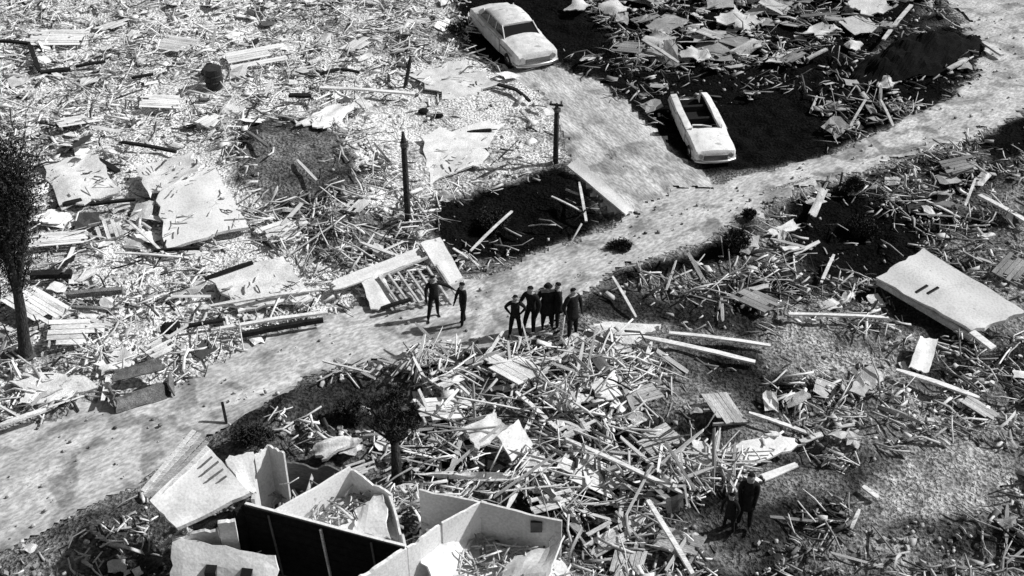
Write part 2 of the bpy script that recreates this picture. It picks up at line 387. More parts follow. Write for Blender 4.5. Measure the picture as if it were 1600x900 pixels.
hwall((634,854), (556,905), 2.38, -.5, .1, .75, .1, 12)
hwall((878,814), (858,845), 2.2, .2, .06, .6, .2, 13, zt2=1.5)
hslab('floor', [(640,905,1.0),(700,850,1.0),(880,872,1.0),(900,915,1.0)], .1, .8, seed=9, warp=.05, ragged=.03)
hslab('fallen_ceiling', [(640,850,1.9),(700,812,2.0),(742,850,1.1),(690,930,1.1)], .07, .8, seed=11, warp=.08, ragged=.08)
hslab('fallen_ceiling', [(770,915,1.3),(800,872,1.2),(885,836,1.9),(860,915,1.7)], .07, .72, seed=13, warp=.1, ragged=.1)
hslab('wall_panel', [(268,836,1.9),(436,868,1.7),(440,960,.8),(262,930,.9)], .1, .72, seed=15, warp=.06, ragged=.04)   # outer wall leaning outwards
for (px_, py_, zz, w_, h_) in ((838,822,1.95,.3,.35),(722,808,1.9,.12,.15),(465,788,2.1,.14,.14)):
    m = MB(); q_ = A(px_, py_, zz); m.box(q_+Vector((-w_/2,-.06,-h_/2)), q_+Vector((w_/2,.03,h_/2))); m.build('hole', M_glass, house).location = -HL
p = A(358,895,1.28)
for dx, dy in ((-.42, 0), (.5, -.1)):
    m = MB(); m.box(p+Vector((dx-.14, dy-.2, .0)), p+Vector((dx+.14, dy+.12, .22))); m.build('window', M_glass, house, rel=None).location = -HL
hwall((340,815), (367,812), 2.35, .6, .12, .68, .04, 16)                         # short stub between windows
hwall((268,838), (340,824), 1.95, .2, .1, .45, .1, 17)
# roof section on its plates, sheathing boards left bare along one edge
rs = hslab('roof_section', [(232,783,2.5),(276,826,2.35),(392,769,2.75),(322,692,3.0)], .14, .8, seed=19, warp=.05, ragged=.02)
def rq(u, v, up):
    c = [A(232,783,2.5), A(276,826,2.35), A(392,769,2.75), A(322,692,3.0)]
    return (c[0]*(1-u)+c[1]*u)*(1-v)+(c[3]*(1-u)+c[2]*u)*v+Vector((0,0,up))-HL
for k in range(5):
    u = -.30+k*.09; m = MB(); m.bar(rq(u,.02+.05*rnd.random(),-.03-.01*(k % 2)), rq(u+.02,.97+.06*rnd.random(),-.02), .13, .03); o = m.build('sheathing_board', M_wood, rs, color=rnd.choice((.75,.4,.6,.22)))
for k in range(4):
    v = .08+k*.26; m = MB(); m.bar(rq(-.36,v,-.12), rq(.9,v,-.22), .06, .13); m.build('rafter', M_wood, rs, color=.4)
for (u0, v0, v1) in ((.24,.78,.93),(.36,.72,.95),(.5,.70,.93),(.62,.8,.9)):
    m = MB(); m.bar(rq(u0,v0,.045), rq(u0,v1,.045), .035, .05); m.build('raised_seam', M_wood, rs, color=.15)
hwall((397,738), (393,772), 2.5, 1.0, .09, .6, .25, 22)
hslab('wall_panel', [(345,712,2.75),(398,703,2.75),(402,773,2.45),(386,771,2.6)], .06, .62, seed=23, warp=.04, ragged=.1)

# ------------------------------------------------------------------ big slabs and panels
white = dict(mat=M_sheet)
def gp(pts): return [G(p[0], p[1], p[2]) for p in pts]
o = slab('broken_slab', gp([(1368,433,.75),(1441,387,1.35),(1606,486,1.1),(1522,520,.55)]), .16, M_plaster, .8,
         'large white flat roof slab propped above the dark rubble at the right edge', 'roof slab', seed=31, warp=.05, ragged=.03, nx=10, ny=10)
RSLAB = o
for (x0, y0, x1, y1) in ((1431,457,1449,446),(1449,459,1466,449)):
    m = MB(); m.bar(A(x0,y0,1.17)-o.location, A(x1,y1,1.19)-o.location, .09, .05); m.build('slot', M_glass, o)
m = MB(); m.bar(G(1518,519,.55)-o.location, G(1552,545,.45)-o.location, .28, .1); m.build('broken_edge', M_wood, o, color=.65)
for pts in ([(1372,436,.68),(1520,524,.5)], [(1441,388,1.22),(1601,487,.98)]):
    m = MB(); m.bar(G(*pts[0])-o.location-Vector((0,0,.12)), G(*pts[1])-o.location-Vector((0,0,.12)), .1, .2); m.build('edge_beam', M_wood, o, color=.5)
def add(name, pts, th, col, label, cat, mat=None, group=None, **kw):
    kw.setdefault('seed', rnd.randint(1, 999))
    return slab(name, gp(pts), th, mat or M_sheet, col, label, cat, group, **kw)
add('broken_panel', [(1418,575,.25),(1438,524,.6),(1467,530,.6),(1452,584,.2)], .06, .75, 'small white board panel leaning below the large white roof slab', 'wall panel', M_plaster)
add('broken_slab', [(240,300,.5),(335,252,.55),(392,355,.35),(258,397,.3)], .12, .78, 'wide white roof slab lying flat in the bright rubble left of the grey mound', 'roof slab', M_plaster, warp=.12, ragged=.06)
add('broken_slab', [(206,262,.45),(300,236,.5),(322,262,.6),(225,306,.62)], .1, .74, 'wavy white roof sheet overlapping the upper edge of the wide white slab', 'roof slab', warp=.14, ragged=.1)
add('broken_slab', [(318,432,.4),(448,398,.45),(492,468,.3),(372,487,.25)], .1, .7, 'pale grooved roof slab beside the road end of the left rubble', 'roof slab', warp=.1)
add('broken_panel', [(655,378,.7),(688,370,.75),(724,434,.35),(700,447,.3)], .07, .76, 'tall white wall panel tilted up behind the two figures on the road', 'wall panel', M_plaster, warp=.03, ragged=.03)
add('broken_panel', [(512,440,.55),(655,386,.6),(660,404,.55),(520,456,.45)], .06, .7, 'long narrow pale wall strip leading to the tilted white panel', 'wall panel', M_plaster, warp=.04)
add('broken_panel', [(560,432,.4),(598,425,.45),(622,478,.2),(580,484,.2)], .06, .74, 'square white panel lying left of the dark lattice by the road', 'wall panel', M_plaster, warp=.04)
add('broken_panel', [(885,258,.35),(902,246,.4),(992,328,.2),(978,336,.2)], .09, .72, 'long tapered white board slab slanting down to the junction of road and track', 'wall panel', M_plaster, warp=.03, ragged=.02, nx=4, ny=14)
add('mattress', [(903,512,.12),(950,497,.3),(1044,503,.3),(985,546,.2)], .18, .68, 'pale mattress shaped sheet lying beside the group of people', 'sheet', warp=.12, ragged=.2, nx=12, ny=12)
add('broken_panel', [(1128,700,.3),(1212,668,.55),(1264,694,.45),(1160,736,.25)], .09, .75, 'white oval-looking wall panel right behind the standing pair at lower right', 'wall panel', M_plaster, warp=.06, ragged=.14)
add('broken_panel', [(1040,705,.25),(1100,690,.3),(1142,728,.35),(1092,752,.2)], .07, .62, 'pale cracked wall panel left of the white oval-looking panel', 'wall panel', warp=.12, ragged=.15)
add('broken_panel', [(1185,742,.15),(1245,720,.2),(1250,728,.15),(1195,752,.12)], .05, .68, 'narrow pale strip lying below the white oval-looking panel', 'wall panel', M_plaster, warp=.02, nx=3, ny=8)
add('broken_panel', [(776,680,.7),(810,655,.75),(835,695,.45),(800,722,.4)], .07, .74, 'white square panel propped over the dark hollow in the middle rubble', 'wall panel', M_plaster, warp=.03, ragged=.04)
add('broken_panel', [(716,668,.6),(775,640,.6),(800,672,.6),(745,705,.65)], .07, .66, 'pale panel lying on the upper side of the dark hollow', 'wall panel', warp=.1, ragged=.1)
add('broken_panel', [(806,715,.3),(850,708,.35),(874,735,.2),(828,745,.2)], .06, .7, 'pale panel just right of the dark hollow in the middle rubble', 'wall panel', warp=.1, ragged=.12)
add('broken_panel', [(640,742,.45),(700,735,.5),(790,738,.5),(800,752,.4)], .05, .7, 'long pale curved strip under the dark hollow, behind the house', 'wall panel', warp=.1, ragged=.1)
add('torn_awning', [(480,702,.5),(520,680,.6),(578,682,.6),(500,716,.4)], .12, .74, 'white crumpled sheet behind the roofless house', 'sheet', warp=.2, ragged=.15)
add('broken_panel', [(615,760,.4),(640,752,.5),(672,757,.5),(640,768,.4)], .05, .72, 'small lens shaped pale board behind the middle of the house', 'board', warp=.05)
add('broken_panel', [(832,608,.3),(880,588,.4),(935,622,.35),(880,655,.25)], .06, .68, 'broad pale wall sheet in the rubble below the pale mattress', 'wall panel', warp=.12, ragged=.15)
add('broken_panel', [(905,600,.35),(960,582,.4),(1000,612,.3),(945,630,.25)], .06, .66, 'second broad pale wall sheet just right of the one below the mattress', 'wall panel', warp=.12, ragged=.15)
add('broken_panel', [(1190,362,.3),(1240,340,.35),(1262,352,.3),(1210,372,.2)], .05, .55, 'pale jagged board sheet at the road edge left of the black pit', 'wall panel', warp=.1, ragged=.2)
add('broken_panel', [(1262,335,.4),(1283,290,.7),(1294,297,.7),(1275,340,.4)], .05, .6, 'upright pale board on the road edge above the black pit', 'wall panel', warp=.03)
add('flooring_sheet', [(60,250,.3),(150,240,.35),(200,300,.3),(90,330,.25)], .08, .74, 'wide white sheet in the rubble right of the dead tree', 'sheet', warp=.12, ragged=.1)
add('flooring_sheet', [(650,205,.2),(800,180,.2),(760,262,.15),(660,300,.12)], .06, .7, 'broad bright sheet of flattened flooring right of the broken utility pole', 'sheet', warp=.18, ragged=.2)
add('flooring_sheet', [(600,110,.2),(730,95,.2),(800,135,.15),(700,160,.12)], .06, .62, 'pale flattened flooring sheet above the side track', 'sheet', warp=.18, ragged=.2)
add('flooring_sheet', [(455,195,.25),(520,160,.3),(560,165,.25),(505,205,.2)], .06, .76, 'small bright tilted sheet above the grey mound', 'sheet', warp=.1, ragged=.15)
add('flooring_sheet', [(140,565,.25),(200,535,.3),(215,570,.25),(160,590,.2)], .06, .76, 'bright sheet just behind the overturned grey box', 'sheet', warp=.15, ragged=.15)
add('flooring_sheet', [(0,590,.3),(70,575,.3),(165,600,.25),(60,640,.2)], .07, .72, 'wide bright sheet at the left edge of the road verge', 'sheet', warp=.2, ragged=.15)
# pale sheets scattered over the black ground at the top right
dk = [(905,96,945,84,'small pale sheet on black soil right of the upper car'),(1060,80,1115,95,'long pale sheet hanging over the black slope'),(1125,85,1205,70,'broad pale sheet in the middle of the black slope'),
      (1000,60,1060,68,'pale V shaped sheet above the white open car'),(930,10,990,14,'round pale sheet at the top edge of the black slope'),(880,10,930,14,'flat pale sheet at the top edge right of the upper car'),
      (1110,30,1200,34,'large pale sheet field at the top of the black slope'),(1240,52,1318,48,'leaf shaped pale sheet on black soil near the far bend'),(1315,10,1400,14,'long pale sheet at the top edge near the far bend'),
      (1320,66,1350,74,'pale tumbled sheet below the long sheet near the far bend'),(1370,130,1402,132,'small pale slab alone on black soil above the road'),(1010,130,1010,130,'')]
for (x0, y0, x1, y1, lb) in dk:
    if not lb: continue
    h = (x1-x0)*.5+4; hh = max(11, (x1-x0)*.24)
    add('torn_sheet', [(x0-4,y0+2,.45),((x0+x1)/2-6,y0-hh,.5),(x1+4,y1-4,.35),((x0+x1)/2+4,y1+hh*.8,.25)], .05, .48+.1*rnd.random(), lb, 'sheet', warp=.25, ragged=.22)

# ------------------------------------------------------------------ landmark boards, beams, pipes and shadow strips
def board(p, q, w, th, col, label, cat='board', name='long_board', mat=None, group=None):
    a = G(*p); b = G(*q); c = (a+b)/2; L_ = (b-a).length; m = MB(); n = 6; k0 = 0
    d = (b-a).normalized(); sd = d.cross(Vector((0,0,1))).normalized(); u = sd.cross(d)
    vs = []; fs = []
    for i in range(n+1):
        t = i/n-.5; wob = u*(.02*L_*math.cos(t*math.pi)*(rnd.random()*.3+.5)); ww = w/2*(1-(.5*rnd.random() if i in (0, n) else .05*rnd.random()))
        cc = d*(t*L_)+wob
        vs += [cc-sd*ww-u*th/2, cc+sd*ww-u*th/2, cc+sd*ww+u*th/2, cc-sd*ww+u*th/2]
    for i in range(n):
        for j in range(4): k = 4*i; fs.append((k+j, k+(j+1) % 4, k+4+(j+1) % 4, k+4+j))
    fs.append((3,2,1,0)); fs.append((4*n,4*n+1,4*n+2,4*n+3))
    o = link_mesh(name, vs, fs, mat or M_wood, None, c, False, col); return tag(o, label, cat, group)
LB = [
 ((1232,491,.3),(1388,497,.3),.13,.07,.75,'long straight pale plank lying level left of the large white roof slab'),
 ((957,432,.6),(994,496,.15),.10,.05,.6,'thin pale plank leaning down onto the pale mattress'),
 ((1045,520,.3),(1204,540,.3),.15,.06,.72,'long pale plank running right from the tip of the mattress'),
 ((1000,526,.25),(1180,566,.2),.2,.07,.72,'thick pale plank slanting below the level one right of the mattress'),
 ((1005,575,.25),(1018,535,.35),.14,.06,.72,'short pale upright looking board just under the mattress tip'),
 ((905,285,.6),(916,346,.25),.11,.06,.62,'upright pale stake of the crossed pair in the dark pit'),
 ((862,307,.35),(908,330,.45),.08,.05,.58,'slanting pale stake of the crossed pair in the dark pit'),
 ((884,686,.6),(1075,775,.35),.13,.07,.68,'long pale beam crossing the middle rubble from upper left'),
 ((1012,782,.7),(1084,900,.3),.14,.08,.7,'long pale beam slanting to the bottom edge left of the standing pair'),
 ((806,612,.6),(862,660,.3),.14,.06,.66,'pale beam beside a black gap above the middle rubble'),
 ((500,137,.35),(648,147,.3),.22,.08,.74,'long level white beam in the bright rubble above the grey mound'),
 ((1448,314,.3),(1500,340,.25),.1,.05,.6,'single thin plank on grey grass at the far right'),
 ((1530,305,.35),(1610,350,.3),.22,.08,.68,'thick pale beam at the right edge of the verge'),
 ((1283,442,.2),(1303,398,.35),.12,.05,.62,'short pale board standing out on dark ground between pit and level plank'),
 ((1508,322,.6),(1524,280,.9),.1,.06,.66,'short forked upright plank at the far right'),
 ((1400,578,.3),(1530,622,.25),.2,.08,.7,'thick white beam below the small white panel at right'),
 ((1170,645,.4),(1260,676,.3),.14,.06,.68,'pale plank along the back edge of the white oval-looking panel'),
 ((1348,760,.2),(1372,778,.15),.16,.06,.66,'short pale board lying alone on the dirt patch at lower right'),
 ((1330,826,.15),(1343,796,.35),.1,.05,.6,'short pale stake on the edge of the lower right dirt patch'),
 ((1380,62,.5),(1424,8,.5),.2,.08,.5,'long pale beam pointing up to the far bend of the road'),
 ((1536,66,.3),(1566,86,.25),.3,.1,.55,'short thick pale beam on the inner verge of the far bend'),
 ((1482,108,.3),(1510,95,.4),.25,.08,.5,'short pale plank on black soil by the far bend'),
 ((1328,198,.3),(1352,158,.5),.1,.06,.45,'thin slanting stick at the road edge under the black slope'),
 ((1376,156,.5),(1396,198,.2),.12,.06,.45,'thin stick leaning down to the road edge under the black slope'),
 ((1262,92,.4),(1292,76,.5),.2,.08,.45,'short pale stub lying right of the broad pale sheet'),
 ((1004,62,.5),(1060,98,.4),.22,.06,.42,'slanting pale lath below the V shaped sheet'),
 ((0,665,.4),(72,640,.4),.18,.08,.76,'pale rail at the left edge above the black gap'),
 ((330,516,.4),(512,488,.35),.16,.08,.72,'long white rail at the verge where the left rubble meets the road'),
 ((330,478,.35),(500,452,.4),.16,.06,.7,'long white lath across the pale grooved roof slab'),
 ((180,395,.3),(285,402,.3),.1,.05,.72,'thin pale lath left of the wide white roof slab corner'),
 ((200,345,.4),(255,395,.4),.1,.05,.72,'thin slanting lath against the left side of the wide white roof slab'),
 ((735,392,.4),(800,330,.6),.1,.05,.6,'thin lath standing out of the near end of the dark pit'),
 ((708,388,.4),(748,415,.2),.1,.05,.6,'thin lath crossing behind the two figures on the road'),
 ((770,262,.4),(812,240,.4),.12,.05,.6,'thin pale lath along the far rim of the dark pit'),
]
for p, q, w, th, c, lb in LB: board(p, q, w, th, c, lb)
DB = [  # dark beams, plus shadows under sheet edges drawn as solid black strips
 ((0,64,.4),(46,68,.35),.2,.12,'dark bent gutter piece at the top left edge'),
 ((46,70,.35),(62,112,.2),.22,.12,'dark bent gutter piece leading down from the top left edge'),
 ((64,114,.2),(110,108,.25),.3,.14,'charred beam end at the foot of the bent gutter'),
 ((118,104,.2),(165,96,.25),.18,.1,'thin charred beam right of the bent gutter'),
 ((190,222,.3),(275,237,.25),.16,.1,'thin black shadow strip in the bright field above the wavy roof sheet'),
 ((155,251,.3),(184,268,.25),.26,.12,'short thick black shadow strip left of the wavy roof sheet'),
 ((98,320,.3),(128,313,.3),.24,.12,'short black shadow strip right of the dead tree'),
 ((140,320,.35),(212,312,.35),.14,.1,'thin black shadow strip left of the wide white roof slab'),
 ((48,430,.35),(112,428,.35),.34,.2,'thick black shadow strip lying level beside the dead tree trunk'),
 ((104,462,.35),(192,454,.35),.22,.2,'grey rolled pipe with a black end below the thick black shadow strip'),
 ((112,480,.3),(172,484,.3),.14,.1,'thin dark pipe under the grey rolled pipe'),
 ((500,116,.3),(530,108,.35),.2,.1,'curved black shadow strip above the long level white beam'),
 ((532,108,.35),(562,113,.25),.14,.1,'right end of the curved black shadow strip above the white beam'),
 ((452,149,.3),(486,150,.3),.28,.12,'black shadow strip at the left end of the long level white beam'),
 ((292,510,.35),(352,500,.35),.14,.1,'thin black beam on the long white rail'),
 ((376,524,.3),(505,500,.3),.16,.16,'dark strip put in as shadow under the long white rail'),
 ((596,482,.3),(642,468,.35),.13,.1,'black beam at the verge left of the two figures'),
 ((205,122,.3),(240,116,.3),.16,.1,'short charred beam in the far left rubble'),
 ((385,205,.3),(420,230,.3),.12,.1,'thin charred beam on the rim of the grey mound'),
 ((730,207,.2),(768,203,.2),.14,.1,'short charred beam on the bright flooring near the side track'),
 ((778,132,.25),(806,140,.25),.2,.1,'bent black strip beside the side track'),
 ((806,140,.25),(828,158,.2),.14,.1,'lower half of the bent black strip beside the side track'),
 ((240,392,.4),(312,388,.3),.1,.1,'dark shadow strip at the near edge of the wide white roof slab'),
 ((320,436,.4),(395,410,.45),.12,.12,'dark shadow strip along the far edge of the pale grooved roof slab'),
 ((700,716,.2),(790,732,.2),.5,.1,'black shade strip at the bottom of the dark hollow'),  # shade under the propped panels, drawn as a black board
 ((347,628,.6),(354,662,0),.09,.09,'small dark stake standing on the road verge'),
]
for p, q, w, th, lb in DB: board(p, q, w, th, .02 if 'grey' not in lb else .2, lb, 'beam', 'beam_and_shadow_strip', M_dark)
# lattice of framing beside the two figures
lat = empty('open_frame', G(645,450), 0, 'dark open wall framing lying between the white panels by the road', 'wall frame')
for k in range(7):
    m = MB(); x = 592+k*15
    m.bar(G(x,432+(-k*3),.45)-lat.location, G(x+34,478-k*2,.25)-lat.location, .07, .09); m.build('stud', M_wood, lat, color=.5)
for (p, q) in (((590,436,.4),(668,402,.5)),((618,482,.2),(700,462,.2)),((604,458,.3),(688,430,.35))):
    m = MB(); m.bar(G(*p)-lat.location, G(*q)-lat.location, .08, .08); m.build('plate', M_wood, lat, color=.42)

# ------------------------------------------------------------------ utility poles, drum, box
def pole(px, py, h, r, label, cross=False, lean=(0, 0)):
    p = G(px, py); e = empty('utility_pole', p, 0, label, 'pole')
    m = MB(); pts = [Vector((lean[0]*t, lean[1]*t, h*t-.15)) for t in (0, .3, .6, .9, 1)]
    m.tube(pts, [r, r*.95, r*.9, r*.85, r*.3], 10); m.build('pole', M_bark, e, smooth=True)
    if cross:
        m = MB(); m.bar((-.3,.0,h*.93),(.25,.05,h*.9),.07,.08); m.build('crossarm', M_dark, e, color=.03)
        for dx in (-.24, .18):
            m = MB(); m.tube([(dx,0,h*.93),(dx,0,h*.93+.13)], .04, 6); m.build('insulator', M_iron, e, color=.1)
    m = MB(); m.tube([(r*.2,0,h*.82),(r*.2,0,h*.86)], r*1.25, 10); m.build('band', M_iron, e, color=.08)
    return e
pole(638, 352, 4.2, .13, 'dark utility pole broken off short, standing in the left rubble')
pole(632, 136, 1.6, .1, 'thin dark pole stub leaning at the far end of the left rubble', lean=(.35, .1))
pole(868, 254, 2.9, .12, 'dark pole stub with crossarm beside the side track', True)
d = empty('oil_drum', G(336,136), 0, 'round black drum standing in the far left rubble', 'drum')
m = MB(); m.tube([(0,0,0),(0,0,.02),(0,0,.3),(0,0,.33),(0,0,.36),(0,0,.6),(0,0,.63),(0,0,.66),(0,0,.95)], [.38,.4,.4,.43,.4,.4,.43,.4,.4], 18); m.build('body', M_iron, d, smooth=False, color=.02)
m = MB(); m.tube([(0,0,.951),(0,0,.975)], [.41,.41], 18); m.build('rim', M_iron, d, color=.03)
ch = slab('charred_chunk', gp([(312,112,.3),(322,98,.6),(332,97,.6),(324,120,.3)]), .25, M_dark, .02, 'black charred slab standing on edge behind the black drum', 'chunk', seed=5)
for (x, y, lb) in ((660,177,'left one of two black lumps on the bright flooring'),(684,183,'right one of two black lumps on the bright flooring'),(378,474,'black hole-like lump at the corner of the grooved roof slab'),(268,516,'black lump at the verge left of the long white rail')):
    bm = bmesh.new(); bmesh.ops.create_icosphere(bm, subdivisions=2, radius=.22 if 'small' in lb or 'two' in lb else .32)
    for v in bm.verts: v.co *= 1+.35*(float(vn(v.co.x*5+x, v.co.y*5+v.co.z*4, 3))-.5)*2; v.co.z *= .7
    me = bpy.data.meshes.new('charred_lump'); bm.to_mesh(me); bm.free(); me.materials.append(M_dark)
    o = bpy.data.objects.new('charred_lump', me); COL.objects.link(o); o.location = G(x, y)+Vector((0,0,.1)); o.color = (.015,.015,.015,1); tag(o, lb, 'lump')
# overturned grey box by the road
bx = empty('overturned_crate', G(222,618,0), math.radians(24), 'crushed grey box with black open top, tipped over on the left verge of the road', 'crate')
def bpart(name, c, col, th=.05, **kw):
    vs, fs, _ = slab_vf([Vector(p) for p in c], th, 6, 4, .07, .12, **kw); return link_mesh(name, vs, fs, M_iron, bx, None, False, col)
bpart('front_panel', [(-.95,-.62,.02),(.9,-.55,.05),(.8,-.28,.58),(-.85,-.33,.5)], .2, seed=3)
bpart('side_panel', [(.9,-.55,.05),(1.1,.3,.1),(.98,.3,.5),(.8,-.28,.56)], .14, seed=4)
bpart('side_panel', [(-1.0,.3,.05),(-.95,-.62,.02),(-.85,-.33,.5),(-.9,.3,.55)], .1, seed=5)
bpart('base_panel', [(-.9,-.5,.06),(.9,-.5,.06),(1.0,.4,.06),(-.9,.4,.06)], .02, seed=6)
bpart('lid', [(-.85,.35,.5),(.95,.3,.55),(.85,.75,.75),(-.7,.8,.68)], .13, seed=7)
# black wreck heap on the inside of the far bend
hp_ = G(1440, 92); vs = []; fs = []; NX, NY = 40, 26
for j_ in range(NY+1):
    for i_ in range(NX+1):
        u, v = i_/NX*2-1, j_/NY*2-1; r_ = math.hypot(u, v); x = u*3.6+v*1.2; y = v*2.2+u*1.3
        vs.append(Vector((x, y, max(-.25, 1.0*(1-r_**2.2))*(.45+1.1*float(fbm(x*.9+9, y*.9, 77)))+.3*(float(vn(x*3, y*3, 78))-.5)+.08*(rnd.random()-.5) if r_ < 1.15 else -.4)))
for j_ in range(NY):
    for i_ in range(NX): a = j_*(NX+1)+i_; fs.append((a, a+1, a+NX+2, a+NX+1))
tag(link_mesh('wreck_heap', vs, fs, M_dark, None, hp_, False, .004), 'bulky black wreck heap on the inner side of the far bend', 'wreck')

# wall and roof sections that came down in one piece: boards on studs
def section(nb, ns, L_, Wd, bw, tone):
    r = rnd; e = empty('boarded_panel', (0,0,0)); st = Wd/nb
    for k in range(nb):
        if r.random() < .12: continue
        l0 = -L_/2+r.random()*.25*L_*(r.random() < .4); l1 = L_/2-r.random()*.3*L_*(r.random() < .5); m = MB(); y = -Wd/2+(k+.5)*st
        m.add(box_vf(((l0+l1)/2, y, .06+.012*r.random()), Vector(((l1-l0)/2, .02*(r.random()-.5), .02*(r.random()-.5))), Vector((0, st*.46, .01*(r.random()-.5))), Vector((0,0,.012)), .04)); m.build('board', M_wood, e, color=tone*r.uniform(.75,1.1))
    for k in range(ns):
        m = MB(); x = -L_*.45+k*L_*.9/(ns-1); m.bar((x,-Wd/2-.2*r.random(),0),(x+.04,Wd/2+.25*r.random(),0), .06, .09); m.build('stud', M_wood, e, color=tone*.6)
    return e
def copy_thing(e):
    c = e.copy(); COL.objects.link(c)
    for ch_ in e.children: d_ = ch_.copy(); COL.objects.link(d_); d_.parent = c
    return c
PROTO = [section(7,3,2.4,1.4,.2,.82), section(5,3,1.9,1.2,.2,.74), section(8,4,3.0,1.7,.2,.8), section(6,2,1.5,1.0,.2,.62), section(6,3,1.4,.9,.2,.42), section(5,3,1.7,1.1,.2,.28)]
USED = set()
SEC = [(90,60,.1,0),(180,40,.9,1),(275,70,2.6,0),(400,90,.4,2),(560,70,1.0,1),(470,110,.3,3),(250,160,.2,0),(120,190,.6,0),(330,190,1.2,1),(90,375,.3,0),(170,360,2.0,3),(120,520,.2,1),(250,545,.9,3),(60,480,2.5,0),
 (450,360,.6,1),(560,320,1.1,3),(700,590,.8,3),(800,575,2.3,1),(900,665,.5,3),(700,640,.3,1),(1030,690,.7,4),(920,740,2.7,1),(860,780,.3,3),(1000,620,.4,4),(1130,640,1.9,4),
 (1530,640,2.4,4),(1580,420,.8,5),(1500,260,.2,5),(1180,470,2.3,5),(950,840,.5,3),(1060,850,2.6,4),(980,885,1.3,4),(560,735,.3,3),(1010,30,.3,5),(1110,55,2.5,4),(1180,20,.6,4),(1300,30,.2,5),(1390,40,1.1,5),(980,75,2.6,5),(1240,90,.5,5)]
SEC_OBJ = []
for k, (sx_, sy_, a_, pi_) in enumerate(SEC):
    pass; e = PROTO[pi_] if pi_ not in USED else copy_thing(PROTO[pi_]); USED.add(pi_)
    e.location = G(sx_, sy_, .16+.14*rnd.random()); e.rotation_euler = (rnd.uniform(-.2,.2), rnd.uniform(-.2,.2), a_)
    s_ = rnd.uniform(.7,1.05)*(1.25 if sy_ < 120 and sx_ < 900 else 1); e.scale = (s_, s_, 1)
    tag(e, None, 'wall section', 'boarded wall sections lying in the rubble'); SEC_OBJ.append((e, sx_, sy_))
for p_ in range(6):
    if p_ not in USED: bpy.data.objects.remove(PROTO[p_])

